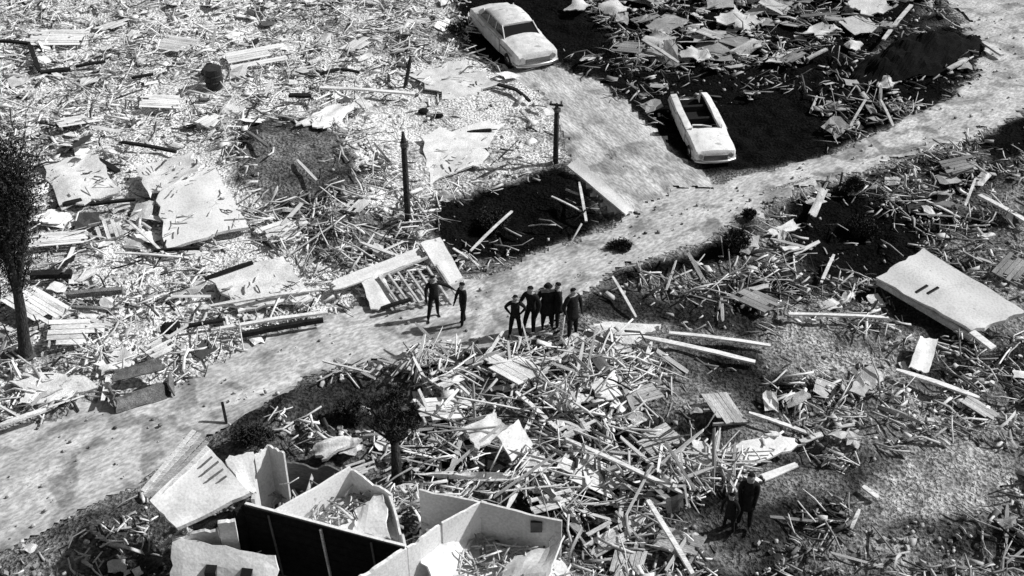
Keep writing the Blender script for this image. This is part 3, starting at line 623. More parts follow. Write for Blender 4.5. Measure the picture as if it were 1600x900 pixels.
# ------------------------------------------------------------------ cars
_cl = {}
def cloth(v):
    if v not in _cl: _cl[v] = material('dark_cloth', v, rough=.95, scale=12, amp=.25, fine=60, fine_amp=.3, bump=.4, spec=.1)
    return _cl[v]
def car_loft(st, sec):
    vs = []; fs = []; n = None
    for s in st:
        h = sec(*s); n = len(h); full = [Vector((s[0], y, z)) for y, z in h]+[Vector((s[0], -y, z)) for y, z in h[::-1][1:]]
        vs += full
    N = 2*n-1
    for i in range(len(st)-1):
        for k in range(N-1): a = i*N+k; fs.append((a, a+1, a+N+1, a+N))
        fs.append((i*N+N-1, i*N, (i+1)*N, (i+1)*N+N-1))
    fs.append(tuple(range(N))[::-1]); e = (len(st)-1)*N; fs.append(tuple(e+k for k in range(N)))
    return vs, fs
def build_car(name, loc, head, pitch, label, color, open_top, scale=1.0):
    e = empty(name, loc, head, label, 'car'); e.rotation_euler = (0, pitch, head); e.scale = (1.0, .92, .95) if open_top else (scale,)*3
    # x, half width, bottom, belt height, crown, open?
    S = [(-2.70,.86,.42,.84,.02,0),(-2.64,.92,.38,.95,.03,0),(-2.3,.92,.30,1.0,.05,0),(-1.95,.96,.28,1.02,.06,0),(-1.75,.97,.28,1.03,.05,1),(-.8,.98,.27,1.03,.04,1),(0,.98,.27,1.02,.04,1),
         (.75,.97,.27,1.02,.05,1),(1.0,.96,.28,1.02,.07,0),(1.6,.95,.30,1.01,.09,0),(2.2,.95,.32,1.0,.05,0),(2.62,.93,.36,.96,.04,0),(2.70,.88,.42,.84,.03,0)]
    def sec(x, w, zb, zt, c, op):
        lower = [(w*.9, zb), (w, zb+.12), (w*1.01, (zb+zt)/2), (w*.99, zt-.1), (w*.97, zt-.01), (w*.92, zt)]
        if op and open_top: return lower+[(w*.66, zt+.01), (w*.64, zt-.05), (w*.62, .42), (0.0, .42)]
        return lower+[(w*.79, zt+.005), (w*.72, zt+c*.4), (w*.45, zt+c*.85), (0.0, zt+c)]
    if open_top: S = [(-2.70,.86,.42,.55,.0,1),(-2.62,.92,.38,.62,.0,1),(-2.3,.92,.30,.98,.02,1)]+[(s[0],s[1],s[2],s[3],s[4],1) if s[0] < .8 else s for s in S[3:]]
    vs, fs = car_loft(S, sec); vs = [v+Vector((0, .035*(float(vn(v.x*1.3, v.z*3+v.y, 61))-.5), .09*(float(vn(v.x*1.6+5, v.y*1.6, 62))-.5))) for v in vs]; body = link_mesh('body', vs, fs, M_paint, e, None, True, color)
    body.modifiers.new('edge', 'EDGE_SPLIT').split_angle = math.radians(50)
    for sx in (-1.62, 1.72):
        for sy in (-1, 1):
            m = MB(); m.tube([(sx, sy*.76, .34), (sx, sy*.965, .34)], .35, 20); wv = m.build('wheel', M_rubber, e)
            m = MB(); m.tube([(sx, sy*.955, .34), (sx, sy*.99, .34)], [.2, .15], 14); m.build('hubcap', M_chrome, wv)
    for sx, nm in ((2.74, 'front_bumper'), (-2.74, 'rear_bumper'))[:1 if open_top else 2]:
        m = MB(); s = 1 if sx > 0 else -1
        m.tube([(sx-.35*s, -.98, .5), (sx-.08*s, -.9, .5), (sx+.05*s, -.5, .5), (sx+.08*s, 0, .5), (sx+.05*s, .5, .5), (sx-.08*s, .9, .5), (sx-.35*s, .98, .5)], .085, 8); m.build(nm, M_chrome, e, smooth=True)
    m = MB(); m.box((2.66,-.55,.58),(2.715,.55,.76)); gr = m.build('grille', M_glass, e)
    for k in range(4):
        m = MB(); z = .61+k*.04; m.box((2.7,-.54,z),(2.73,.54,z+.015)); m.build('grille_bar', M_chrome, gr)
    for sy in (-1, 1):
        m = MB(); m.tube([(2.6, sy*.7, .76), (2.74, sy*.7, .76)], [.12, .11], 12); m.build('headlight', M_chrome, e)
        m = MB(); m.box((-2.74, sy*.72-.08, .68),(-2.66, sy*.72+.08, .84)); m.build('tail_light', M_iron, e, color=.08)
        for (x0, x1) in ((-.85, .0), (.03, .9)):
            m = MB(); y = sy*.995
            m.add(box_vf(((x0+x1)/2, y, .68), Vector(((x1-x0)/2-.01, 0, 0)), Vector((0, .008, 0)), Vector((0, 0, .28)))); dr = m.build('door', M_paint, e, color=color)
            m = MB(); m.box((x0+.06, min(y, y+sy*.03)-.0, .86), (x0+.2, max(y, y+sy*.03), .89)); m.build('door_handle', M_chrome, dr)
        m = MB(); m.box((-2.3, sy*.985-.012, .76), (-.9, sy*.985+.012, .79)); m.box((.95, sy*.985-.012, .76), (2.2, sy*.985+.012, .79)); m.build('chrome_strip', M_chrome, e)
    if not open_top:
        R = [(-1.95,.62,1.04,.02),(-1.7,.66,1.24,.03),(-1.3,.70,1.42,.05),(-.7,.74,1.50,.06),(0,.75,1.50,.06),(.4,.73,1.46,.05),(.55,.71,1.42,.03)]
        def rsec(x, w, z, c): return [(w*.97, z-.09), (w, z-.05), (w*.93, z), (w*.5, z+c*.8), (0.0, z+c)]
        vs, fs = car_loft(R, rsec); rf = link_mesh('roof', vs, fs, M_paint, e, None, True, color)
        rf.modifiers.new('edge', 'EDGE_SPLIT').split_angle = math.radians(60)
        # windscreen and side glass, body of glass under the roof
        gv = [(1.05,.80,1.03),(1.05,-.80,1.03),(.56,.69,1.37),(.56,-.69,1.37),(-1.75,.80,1.02),(-1.75,-.80,1.02),(-1.45,.66,1.30),(-1.45,-.66,1.30)]
        link_mesh('windscreen', [Vector(gv[k]) for k in (0,1,3,2)]+[Vector(gv[k])-Vector((.04,0,.02)) for k in (0,1,3,2)], [(0,1,2,3),(7,6,5,4),(0,4,5,1),(1,5,6,2),(2,6,7,3),(3,7,4,0)], M_glass, e)
        for sy in (-1, 1):
            for (x0, x1, t0, t1) in ((-.78,.0,-.74,.0),(.05,.98,.05,.52),(-1.7,-.84,-1.42,-.80)):
                q = [Vector((x0, sy*.81, 1.03)), Vector((x1, sy*.81, 1.03)), Vector((t1, sy*.70, 1.40)), Vector((t0, sy*.70, 1.40 if x0 > -1 else 1.3))]
                off = Vector((0, -sy*.03, 0)); fsx = [(0,1,2,3),(7,6,5,4),(0,4,5,1),(1,5,6,2),(2,6,7,3),(3,7,4,0)]
                link_mesh('side_window', q+[v+off for v in q], fsx if sy < 0 else [f[::-1] for f in fsx], M_glass, e)
            for (x0, x1, w) in ((1.07, .54, .06), (.025, .02, .05), (-.81, -.77, .05), (-1.8, -1.45, .2)):
                m = MB(); m.bar((x0, sy*.815, 1.02), (x1, sy*.70, 1.42 if x0 > -1.5 else 1.32), w, .04, up=Vector((0,1,0))); m.build('pillar', M_paint, e, color=color)
    else:
        for (sx, nm) in ((.1, 'front_seat'), (-.95, 'rear_seat')):
            m = MB(); m.box((sx-.25,-.56,.42),(sx+.3,.56,.62)); m.add(box_vf((sx-.32,0,.68), Vector((.07,0,-.01)), Vector((0,.54,0)), Vector((-.04,0,.2)))); m.build(nm, M_cloth, e, color=.02)
        m = MB(); m.box((-2.6,-.565,.43),(.8,.565,.455)); m.box((-2.2,-.595,.455),(.74,-.565,.93)); m.box((-2.2,.565,.455),(.74,.595,.93)); m.build('cabin_lining', cloth(.006), e)
        m = MB(); m.box((.74,-.57,.75),(.93,.57,.98)); db = m.build('dashboard', M_iron, e, color=.05)
        m = MB(); m.tube([(.62+.02*math.cos(t), .38+.19*math.sin(t), .93+.19*math.cos(t)*.6) for t in [k*math.pi/6 for k in range(13)]], .015, 6, False); m.build('steering_wheel', M_rubber, e, smooth=True)
        fr = MB(); fr.tube([(1.0,-.72,1.03),(.86,-.66,1.22),(.8,-.2,1.15),(.9,.25,1.1)], .03, 6); fr.tube([(1.0,.72,1.03),(.9,.72,1.2)], .03, 6); fr.build('bent_windscreen_frame', M_paint, e, color=color)
    return e
pa, pb = G(772,28,.9), G(838,90,.75); ddir = (pb-pa)
build_car('wrecked_sedan', (G(808,74,.5)-Vector((0,0,.45)))+Vector((-.25,.9,0)), math.atan2(ddir.y, ddir.x), .03, 'pale sedan with its roof on, at the top edge beside the side track', .64, False, 1.14)
pa, pb = G(1068,158,.9), G(1112,246,.75); ddir = (pb-pa)
build_car('roofless_car', G(1093,218,0)+Vector((0,.2,0)), math.atan2(ddir.y, ddir.x), .05, 'white car with its roof torn away and black open interior, beside the main road', .78, True, 1.0)
# ------------------------------------------------------------------ trees and bushes
def limb(m, p, d, L_, r, depth, out, leafpts):
    n = 5; pts = [p]; rad = [r]
    for i in range(n):
        d = (d+Vector((rnd.uniform(-.16,.16), rnd.uniform(-.16,.16), rnd.uniform(-.02,.12)))).normalized()
        p = p+d*(L_/n); pts.append(p); rad.append(r*(1-.75*(i+1)/n))
        if depth > 0:
            for _ in range(out):
                if rnd.random() < .8:
                    s = Vector((rnd.uniform(-1,1), rnd.uniform(-1,1), rnd.uniform(.5,1.6))).normalized()
                    limb(m, p, (d*.7+s*.6).normalized(), L_*rnd.uniform(.3,.5), rad[-1]*.5, depth-1, out, leafpts)
        leafpts.append(p)
    m.tube(pts, rad, 5 if depth < 2 else 8, depth > 1)
def leaves(pts, n, spread, size):
    """many leaf-sized faces around branch points"""
    vs = []; fs = []
    for _ in range(n):
        p = rnd.choice(pts)+Vector((rnd.gauss(0,spread), rnd.gauss(0,spread), rnd.gauss(0,spread)))
        u = Vector((rnd.uniform(-1,1), rnd.uniform(-1,1), rnd.uniform(-1,1))).normalized(); v = u.cross(Vector((rnd.random(), rnd.random(), rnd.random()))).normalized()
        s = size*rnd.uniform(.5,1.3); k = len(vs); vs += [p-u*s, p-v*s*.4, p+u*s, p+v*s*.4]; fs.append((k,k+1,k+2,k+3))
    return vs, fs
tp = G(40, 560); e = empty('dead_tree', tp, 0, 'tall dark bare tree with brushy upright branches at the left edge', 'tree')
m = MB(); lp = []; m.tube([(0,0,-.2),(.0,0,.6),(-.05,.0,2.0),(-.15,.05,3.2)], [.3,.2,.17,.13], 10, False)
for (z, dx, L_, r) in ((1.2,-.5,4.6,.09),(1.6,.2,4.8,.09),(2.4,-.25,4.4,.1),(3.0,.05,4.3,.1),(3.0,-.15,4.2,.09),(2.0,-.6,4.2,.08)):
    limb(m, Vector((-.08,0,z)), Vector((dx*.35,rnd.uniform(-.12,.12),1)).normalized(), L_, r, 2, 3, lp)
m.build('trunk', M_bark, e, smooth=True); e.rotation_euler = (0, .17, 0)
up = [p for p in lp if 2.0 < p.z < 7.6]
vs, fs = leaves(up, 20000, .2, .06); link_mesh('crown', vs, fs, M_leaf, e)
def bush(px, py, R, H, trunk, label, n, name='round_bush', cat='bush', sq=1.0):
    e = empty(name, G(px, py), 0, label, cat); m = MB(); lp = []
    m.tube([(0,0,-.1),(.03,0,trunk*.5),(0,0,trunk+H*.4)], [.17,.14,.08], 8)
    for k in range(9):
        a = k*2*math.pi/9; limb(m, Vector((0,0,trunk*.8+.05)), Vector((math.cos(a)*.8, math.sin(a)*.8, .9)).normalized(), H*.95, .05, 1, 2, lp)
    m.build('trunk', M_bark, e, smooth=True)
    pts = []; ox, oy = rnd.uniform(-.2,.2)*R, rnd.uniform(-.2,.2)*R
    while len(pts) < (26 if cat == 'tree' else 40):
        v = Vector((rnd.uniform(-1,1), rnd.uniform(-1,1), rnd.uniform(-1,1)))
        if .35 < v.length < 1: pts.append(Vector((v.x*R*rnd.uniform(.6,1.3)+ox, v.y*R*rnd.uniform(.6,1.2)+oy, trunk+H*.5+v.z*H*.5*sq*rnd.uniform(.7,1.2))))
    vs, fs = leaves(pts, n, R*.13, .06); link_mesh('crown', vs, fs, M_leaf, e)
    return e
bush(620, 752, .62, 1.5, 1.75, 'small battered tree with a ragged dark crown on a black trunk, behind the house', 3800, 'battered_tree', 'tree', 1.15)
bush(545, 655, .5, .55, .1, 'low dark scrub left of the small battered tree', 2500)
bush(968, 388, .4, .25, .03, 'dark clump of torn scrub on the near half of the main road', 1800, 'torn_scrub')
bush(1148, 392, .45, .7, .15, 'low dark bush at the near edge of the main road', 2200)
bush(1170, 340, .3, .3, .05, 'tiny dark scrub on the far side of the low bush at the road edge', 900)
bush(1330, 300, .4, .5, .1, 'dark scrub on the road edge above the black pit', 1800)
bush(395, 690, .5, .35, .05, 'low dark scrub between the road and the house roof section', 2200)
bush(715, 52, .5, .5, .05, 'dark scrub left of the upper sedan', 1200)
bush(1350, 365, .7, .5, .05, 'broad black scrub in the middle of the pit at right', 3200)
bush(770, 350, .7, .4, .05, 'broad black scrub in the dark pit by the junction', 3000)

# ------------------------------------------------------------------ people
def person(px, py, head, label, coat=.02, trouser=.015, pose=None, h=1.75, hat=False, bulk=1.0, lean=0.0, long_coat=False):
    P = dict(ls=.10, rs=.10, lf=.05, rf=-.05, la=(.12,-.02,-.55), ra=(.12,-.02,-.55), lfo=(.03,.1,-.25), rfo=(.03,.1,-.25), bow=0.0)
    P.update(pose or {})
    bm = bmesh.new(); ly = bm.verts.layers.skin.verify()
    def V(co, r, root=False):
        v = bm.verts.new(co); v[ly].radius = (r, r) if not isinstance(r, tuple) else r; v[ly].use_root = root; return v
    def E(a, b): bm.edges.new((a, b)); return b
    b_ = P['bow']; B = bulk
    pel = V((0, 0, .93), (.165*B, .12*B), True)
    wst = E(pel, V((0, .01+b_*.15, 1.08), (.15*B, .11*B))); chs = E(wst, V((0, .0+b_*.5, 1.30), (.185*B, .125*B))); shd = E(chs, V((0, b_*.8, 1.44), (.12*B, .09*B)))
    nk = E(shd, V((0, b_+.01, 1.51), .058)); hd = E(nk, V((0, b_*1.1+.02, 1.585), (.082, .092))); h2 = E(hd, V((0, b_*1.15+.02, 1.66), (.08, .095))); h3 = E(h2, V((0, b_*1.15+.01, 1.715), (.055, .062)))
    nose = E(h2, V((0, b_*1.15+.128, 1.635), .014))
    for s in (-1, 1): E(h2, V((s*.098, b_*1.15+.01, 1.64), .016))
    for s, sp, fo, ua, fa in ((-1, P['ls'], P['lf'], P['la'], P['lfo']), (1, P['rs'], P['rf'], P['ra'], P['rfo'])):
        hp = E(pel, V((s*.10, 0, .86), (.10*B, .10*B))); kn = E(hp, V((s*(.10+sp*.5), fo*.6+.02,   .49), .08*B)); an = E(kn, V((s*(.10+sp), fo, .11), .058)); 
        ft = E(an, V((s*(.11+sp), fo+.03, .045), (.042, .036))); E(ft, V((s*(.13+sp), fo+.19, .035), (.045, .03)))
        sh = E(shd, V((s*.19*B, b_*.75, 1.41), .078*B)); el = E(sh, V((s*(.19*B+ua[0]), b_*.6+ua[1], 1.41+ua[2]*.52), .064*B)); 
        wr = E(el, V(tuple(el.co+Vector((s*fa[0]*-1, fa[1], fa[2]))), .04))
        dv = (wr.co-el.co).normalized(); sd = dv.cross(Vector((0, 0, 1)) if abs(dv.z) < .8 else Vector((0, 1, 0))).normalized(); nv = sd.cross(dv)
        pm = E(wr, V(tuple(wr.co+dv*.06), (.032, .016)))
        th = E(wr, V(tuple(wr.co+dv*.045+sd*.04+nv*.01), .010)); E(th, V(tuple(wr.co+dv*.085+sd*.05+nv*.02), .008))
        for k, (o_, l_) in enumerate(((.026,.062),(.009,.072),(-.009,.067),(-.026,.052))):
            k1 = E(pm, V(tuple(pm.co+dv*.035+sd*o_), .009)); E(k1, V(tuple(k1.co+dv*l_+nv*.02), .007))
    me = bpy.data.meshes.new('body'); bm.to_mesh(me); bm.free()
    o = bpy.data.objects.new('body', me); COL.objects.link(o); o.modifiers.new('skin', 'SKIN').use_smooth_shade = True
    sb = o.modifiers.new('sub', 'SUBSURF'); sb.levels = 1; sb.render_levels = 1
    dg = bpy.context.evaluated_depsgraph_get(); dg.update(); nm = bpy.data.meshes.new_from_object(o.evaluated_get(dg)); nm.name = 'body'
    bpy.data.objects.remove(o); ob = bpy.data.objects.new('body', nm); COL.objects.link(ob)
    nm.materials.clear()
    nm.materials.append(cloth(coat)); nm.materials.append(cloth(trouser)); nm.materials.append(M_skin); nm.materials.append(M_rubber)
    wrists = [w for w in (0,)]
    for p in nm.polygons:
        c = p.center
        if c.z > 1.49: mi = 2
        elif c.z < .09: mi = 3
        elif c.z < .92 and abs(c.x) < .2+P['ls'] and c.z < .9: mi = 1 if not (abs(c.x) > .22*B+.02) else 0
        else: mi = 0
        p.material_index = mi
    hmag = h/1.75
    e = empty('person', G(px, py), head, label, 'person'); e.scale = (hmag,)*3; e.rotation_euler = (lean, 0, head)
    ob.parent = e
    # hair or hat
    z = 1.66; y = b_*1.15+.02
    if hat:
        m = MB(); m.tube([(0,y,z+.015),(0,y,z+.025)], [.15,.15], 14); m.tube([(0,y,z+.025),(0,y,z+.09),(0,y,z+.13)], [.105,.1,.07], 12); m.build('hat', cloth(.02), e, smooth=False)
    bm = bmesh.new(); bmesh.ops.create_uvsphere(bm, u_segments=12, v_segments=8, radius=1)
    for v in bm.verts: v.co = Vector((v.co.x*.094, v.co.y*.105-.012+y, v.co.z*.085+z+.02+(0 if v.co.y > 0 else -.02)))
    bmesh.ops.delete(bm, geom=[v for v in bm.verts if v.co.z < z-.03 or (v.co.y > y+.055 and v.co.z < z+.05)], context='VERTS')
    mh = bpy.data.meshes.new('hair'); bm.to_mesh(mh); bm.free(); mh.materials.append(cloth(.015)); ho = bpy.data.objects.new('hair', mh); COL.objects.link(ho); ho.parent = e
    if long_coat:
        vs = []; fs = []; n = 16; prof = [(.17*B,.13*B,1.12),(.18*B,.14*B,.95),(.195*B,.16*B,.76),(.20*B,.165*B,.62)]
        for (rx, ry, zz) in prof:
            for k in range(n):
                a = 2*math.pi*k/n; f = 1+.05*math.sin(a*4+zz*7); vs.append(Vector((math.cos(a)*rx*f, math.sin(a)*ry*f, zz)))
        for i in range(len(prof)-1):
            for k in range(n): a = i*n+k; b2 = i*n+(k+1) % n; fs.append((a, b2, b2+n, a+n))
        fs.append(tuple(range(3*n, 4*n)))
        link_mesh('coat_skirt', vs, fs, cloth(coat), e, None, True)
    return e
GP = 'people standing on the road'
person(679, 496, math.radians(200), 'person in dark clothes at the far left of the road, arm reaching towards a companion', pose=dict(ra=(.10,.05,-.45), rfo=(.0,.05,-.28), la=(.30,.05,-.30), lfo=(-.18,.05,-.16), ls=.05, rs=.16, lf=-.1, rf=.12))['group'] = GP
person(724, 507, math.radians(120), 'person in a dark coat facing the one at the far left of the road', pose=dict(ls=.0, rs=.02, lf=.1, rf=-.12, la=(.05,.02,-.52), ra=(.05,.1,-.5)), bulk=.95)['group'] = GP
person(805, 526, math.radians(175), 'person standing with legs apart and elbows out at the left of the group', pose=dict(ls=.09, rs=.09, la=(.16,-.02,-.38), ra=(.16,-.02,-.38), lfo=(.14,.06,-.16), rfo=(.14,.06,-.16)), h=1.72)['group'] = GP
person(829, 519, math.radians(150), 'person second from the left of the group, bent forward with hand at chin', pose=dict(bow=.1, ra=(.08,.12,-.45), rfo=(.08,.2,.1), ls=.02, rs=.1, lf=.05, rf=.1), h=1.92, lean=.05)['group'] = GP
person(855, 512, math.radians(190), 'broad person in a bulky dark coat at the middle of the group', pose=dict(ls=.05, rs=.05), bulk=1.35, long_coat=True, h=1.8, hat=True)['group'] = GP
person(871, 508, math.radians(100), 'person in a dark coat standing just behind the broad one', pose=dict(), bulk=1.1, long_coat=True, h=1.76)['group'] = GP
person(893, 522, math.radians(215), 'tall person at the right end of the group beside the pale mattress', pose=dict(ls=.02, rs=.12, rf=.15), bulk=1.1, h=1.88, long_coat=True)['group'] = GP
GP2 = 'pair standing in the lower right rubble'
person(1162, 822, math.radians(170), 'tall person in a long black coat at lower right', bulk=.92, long_coat=True, h=2.0, pose=dict(ls=.02, rs=.03, la=(.03,-.02,-.55), ra=(.03,-.02,-.55)))['group'] = GP2
person(1138, 828, math.radians(140), 'shorter person in black left of the tall one at lower right', bulk=.95, h=1.45, pose=dict(bow=.08), long_coat=True)['group'] = GP2

# ------------------------------------------------------------------ debris
NOGO = [  # big landmark surfaces kept mostly clear (photo px)
  [(1368,433),(1441,387),(1606,486),(1522,525)], [(240,300),(335,252),(392,355),(258,397)], [(903,512),(950,494),(1044,500),(985,546)],
  [(1128,700),(1212,665),(1264,694),(1160,736)], [(776,680),(810,655),(835,695),(800,722)], [(206,262),(300,236),(322,262),(225,306)],
  [(655,378),(688,370),(724,434),(700,447)], [(318,432),(448,398),(492,468),(372,487)], [(1418,575),(1438,524),(1467,530),(1452,584)],
  [(885,258),(902,246),(992,328),(978,336)], [(740,10),(830,5),(875,80),(805,112),(760,70)], [(1040,160),(1110,145),(1145,240),(1085,265)], HOUSE,
  [(650,205),(800,180),(760,262),(660,300)], [(180,600),(235,575),(275,620),(210,660)],
  [(730,690),(800,690),(815,735),(735,735)], [(1105,765),(1230,750),(1235,845),(1110,855)], [(785,500),(905,500),(905,530),(785,532)]]
REG = [ # polygon, sticks/m2, tone lo/hi, length lo/hi, sheets/m2, sheet size, chunk/m2, height, phrase
 ([(-60,-60),(700,-60),(740,60),(850,150),(870,250),(690,310),(650,200),(380,190),(-60,230)], 14, .6,.9, .25,1.8, 1.1, 1.2, 2.5, .16, 'in the far bright rubble field'),
 ([(-60,200),(400,190),(380,300),(400,380),(320,420),(-60,440)], 9, .6,.9, .25,1.7, 1.4, 1.6, 2.5, .14, 'in the bright rubble right of the dead tree'),
 ([(372,200),(520,190),(580,250),(560,330),(400,330),(372,300)], 6, .2,.7, .4,1.8, .3, .8, 2, .2, 'on the grey mound'),
 ([(540,210),(640,190),(650,300),(660,400),(560,430),(400,400),(372,340),(560,320)], 20, .3,.8, .4,2.0, 1.2, .9, 3, .25, 'left of the utility pole'),
 ([(-60,440),(310,420),(560,430),(680,430),(560,480),(350,555),(290,600),(-60,690)], 22, .5,.85, .25,1.7, 1.8, 1.1, 5, .2, 'in the rubble strip along the left verge'),
 ([(640,300),(700,300),(720,410),(690,445),(600,440)], 20, .35,.8, .3,1.4, .8, .8, 2, .3, 'around the foot of the utility pole'),
 ([(880,-60),(1480,-60),(1500,20),(1300,60),(1230,100),(1000,110),(940,60)], 9.0, .2,.55, .4,1.9, 1.2, 2.4, 1.5, .3, 'on the upper black slope'),
 ([(870,90),(1000,90),(1300,60),(1500,20),(1530,110),(1450,170),(1290,200),(1130,150),(1040,195),(960,150)], 6, .08,.5, .3,1.7, .7, 1.2, 1, .3, 'on the lower black slope'),
 ([(1270,150),(1440,150),(1420,180),(1290,232),(1250,240)], 7, .12,.5, .5,2.2, .4, 1.0, .5, .35, 'on the foot of the black slope'),
 ([(670,310),(870,250),(960,330),(900,370),(800,400),(700,420)], 3, .15,.55, .3,1.5, .15, .9, 1, .3, 'in the dark pit by the junction'),
 ([(700,395),(830,340),(810,400),(700,430)], 24, .3,.75, .3,1.3, 1.2, .9, 2, .3, 'at the near lip of the dark pit'),
 ([(905,455),(1050,405),(1150,370),(1240,305),(1330,270),(1400,260),(1450,300),(1380,420),(1200,500),(1000,490)], 15, .12,.65, .3,1.9, 1.0, 1, 3, .2, 'on the dark ground below the main road'),
 ([(1400,260),(1600,180),(1700,180),(1700,480),(1600,480),(1440,385)], 13, .15,.65, .3,1.7, 1.4, 1.1, 3, .25, 'on the verge at the far right'),
 ([(1010,480),(1200,480),(1370,430),(1420,520),(1200,530),(1050,520)], 15, .2,.7, .3,1.3, 1.0, .9, 2, .2, 'beside the long level plank'),
 ([(1180,520),(1400,520),(1400,590),(1180,590)], 2.0, .3,.6, .2,.6, .1, .6, 1, .05, 'on the grey patch below the long level plank'),
 ([(1370,540),(1540,520),(1700,520),(1700,690),(1330,670),(1250,600),(1380,590)], 20, .25,.75, .3,1.8, 2.4, 1.1, 5, .25, 'below the large white roof slab'),
 ([(480,600),(560,575),(720,545),(900,525),(1050,560),(1010,650),(1060,700),(900,690),(650,700),(640,600),(560,590)], 34, .35,.8, .25,2.4, 2.2, 1.0, 6, .4, 'in the middle rubble'),
 ([(1000,560),(1190,580),(1200,640),(1080,680),(1000,650)], 7, .15,.6, .3,1.0, .6, .7, 2, .15, 'on the grey rise'),
 ([(1190,595),(1270,600),(1330,680),(1310,750),(1240,700),(1190,660)], 20, .3,.75, .3,1.4, 1.4, .9, 4, .3, 'around the white oval-looking panel'),
 ([(640,700),(900,680),(1100,700),(1180,740),(1150,800),(900,825),(760,775),(600,740)], 32, .35,.85, .3,2.6, 1.8, .9, 5, .4, 'in front of the dark hollow'),
 ([(420,660),(560,690),(600,700),(640,740),(560,750),(450,730)], 16, .4,.8, .3,1.2, 2.4, .9, 5, .3, 'just behind the roofless house'),
 ([(470,600),(570,590),(600,690),(470,690)], 5, .12,.5, .3,1.1, .3, .8, 2, .1, 'on the burnt patch'),
 ([(900,825),(1140,800),(1180,830),(1200,1000),(860,1000)], 20, .2,.8, .3,1.6, 2.2, 1.0, 5, .35, 'at the bottom edge right of the house'),
 ([(1180,770),(1330,780),(1340,830),(1480,820),(1600,740),(1750,740),(1750,1000),(1200,1000)], 15, .12,.6, .25,1.6, 1.2, .9, 5, .2, 'in the lower right corner'),
 ([(1280,640),(1700,660),(1700,720),(1440,705),(1330,740)], 8, .15,.65, .3,1.2, .6, .9, 3, .15, 'along the back of the lower right dirt patch'),
 ([(60,1000),(150,830),(240,800),(275,835),(265,1000)], 18, .25,.75, .3,1.0, 1.5, .8, 4, .3, 'in the bottom left weeds'),
 ([(170,820),(250,730),(320,690),(380,690),(340,700),(235,790)], 9, .25,.7, .3,1.1, .6, .8, 3, .2, 'along the road edge beside the roof section'),
 ([(-60,830),(90,870),(60,960),(-60,960)], 6, .4,.7, .2,.7, .8, .7, 3, .1, 'in the bottom left corner'),
]
SPARSE = [[(640,95),(740,90),(850,140),(872,180),(868,250),(780,262),(690,300),(640,300),(575,215),(610,150)], [(1240,310),(1340,295),(1440,365),(1400,425),(1290,425),(1235,380)], [(680,320),(880,270),(950,330),(900,365),(780,390),(700,400)], [(945,435),(1125,375),(1195,390),(1000,442)],
  [(1140,150),(1270,150),(1300,235),(1140,265)], [(1140,150),(1270,150),(1300,235),(1140,265)], [(1525,225),(1545,195),(1640,168),(1640,235),(1560,245)], [(470,610),(560,590),(600,680),(480,685)], [(905,455),(960,450),(1180,500),(1050,515),(905,480)],
  [(1030,580),(1170,590),(1170,650),(1060,650)], [(380,210),(520,215),(555,300),(400,320)], [(1190,760),(1300,740),(1320,790),(1190,800)]]
def hzv(x, y):
    i = np.clip(np.searchsorted(GX, x)-1, 0, len(GX)-2); j = np.clip(np.searchsorted(GY, y)-1, 0, len(GY)-2)
    fx = (x-GX[i])/(GX[i+1]-GX[i]); fy = (y-GY[j])/(GY[j+1]-GY[j])
    return (HZ[j,i]*(1-fx)+HZ[j,i+1]*fx)*(1-fy)+(HZ[j+1,i]*(1-fx)+HZ[j+1,i+1]*fx)*fy
def sample(poly, dens, clump=.7, seed=0, roads=.0):
    w = np.array([ray(*p) for p in poly]); x0, y0 = w.min(0); x1, y1 = w.max(0)
    n = int((x1-x0)*(y1-y0)*dens*1.6)
    X = rng.uniform(x0, x1, n); Y = rng.uniform(y0, y1, n); px, py = proj(X, Y, 0)
    qx = px+(vn(X*1.3, Y*1.3, 71)-.5)*30; qy = py+(vn(X*1.3, Y*1.3, 72)-.5)*16
    cl = fbm(X*.8, Y*.8, 90+seed, 3); keep = inpoly(qx, qy, poly) & (rng.uniform(0, 1, n) < np.clip((cl-.28)*2.6, .06, 1)*.8)
    keep &= ~inroad(px+rng.normal(0, 7, n), py+rng.normal(0, 4.5, n)) | (rng.uniform(0, 1, n) < roads)
    for q in NOGO: keep &= ~inpoly(px, py, q)
    for q in SPARSE: keep &= ~inpoly(qx, qy, q) | (rng.uniform(0, 1, n) < .16)
    return X[keep], Y[keep]
SX = []; PX = []; CX = []; TW = []
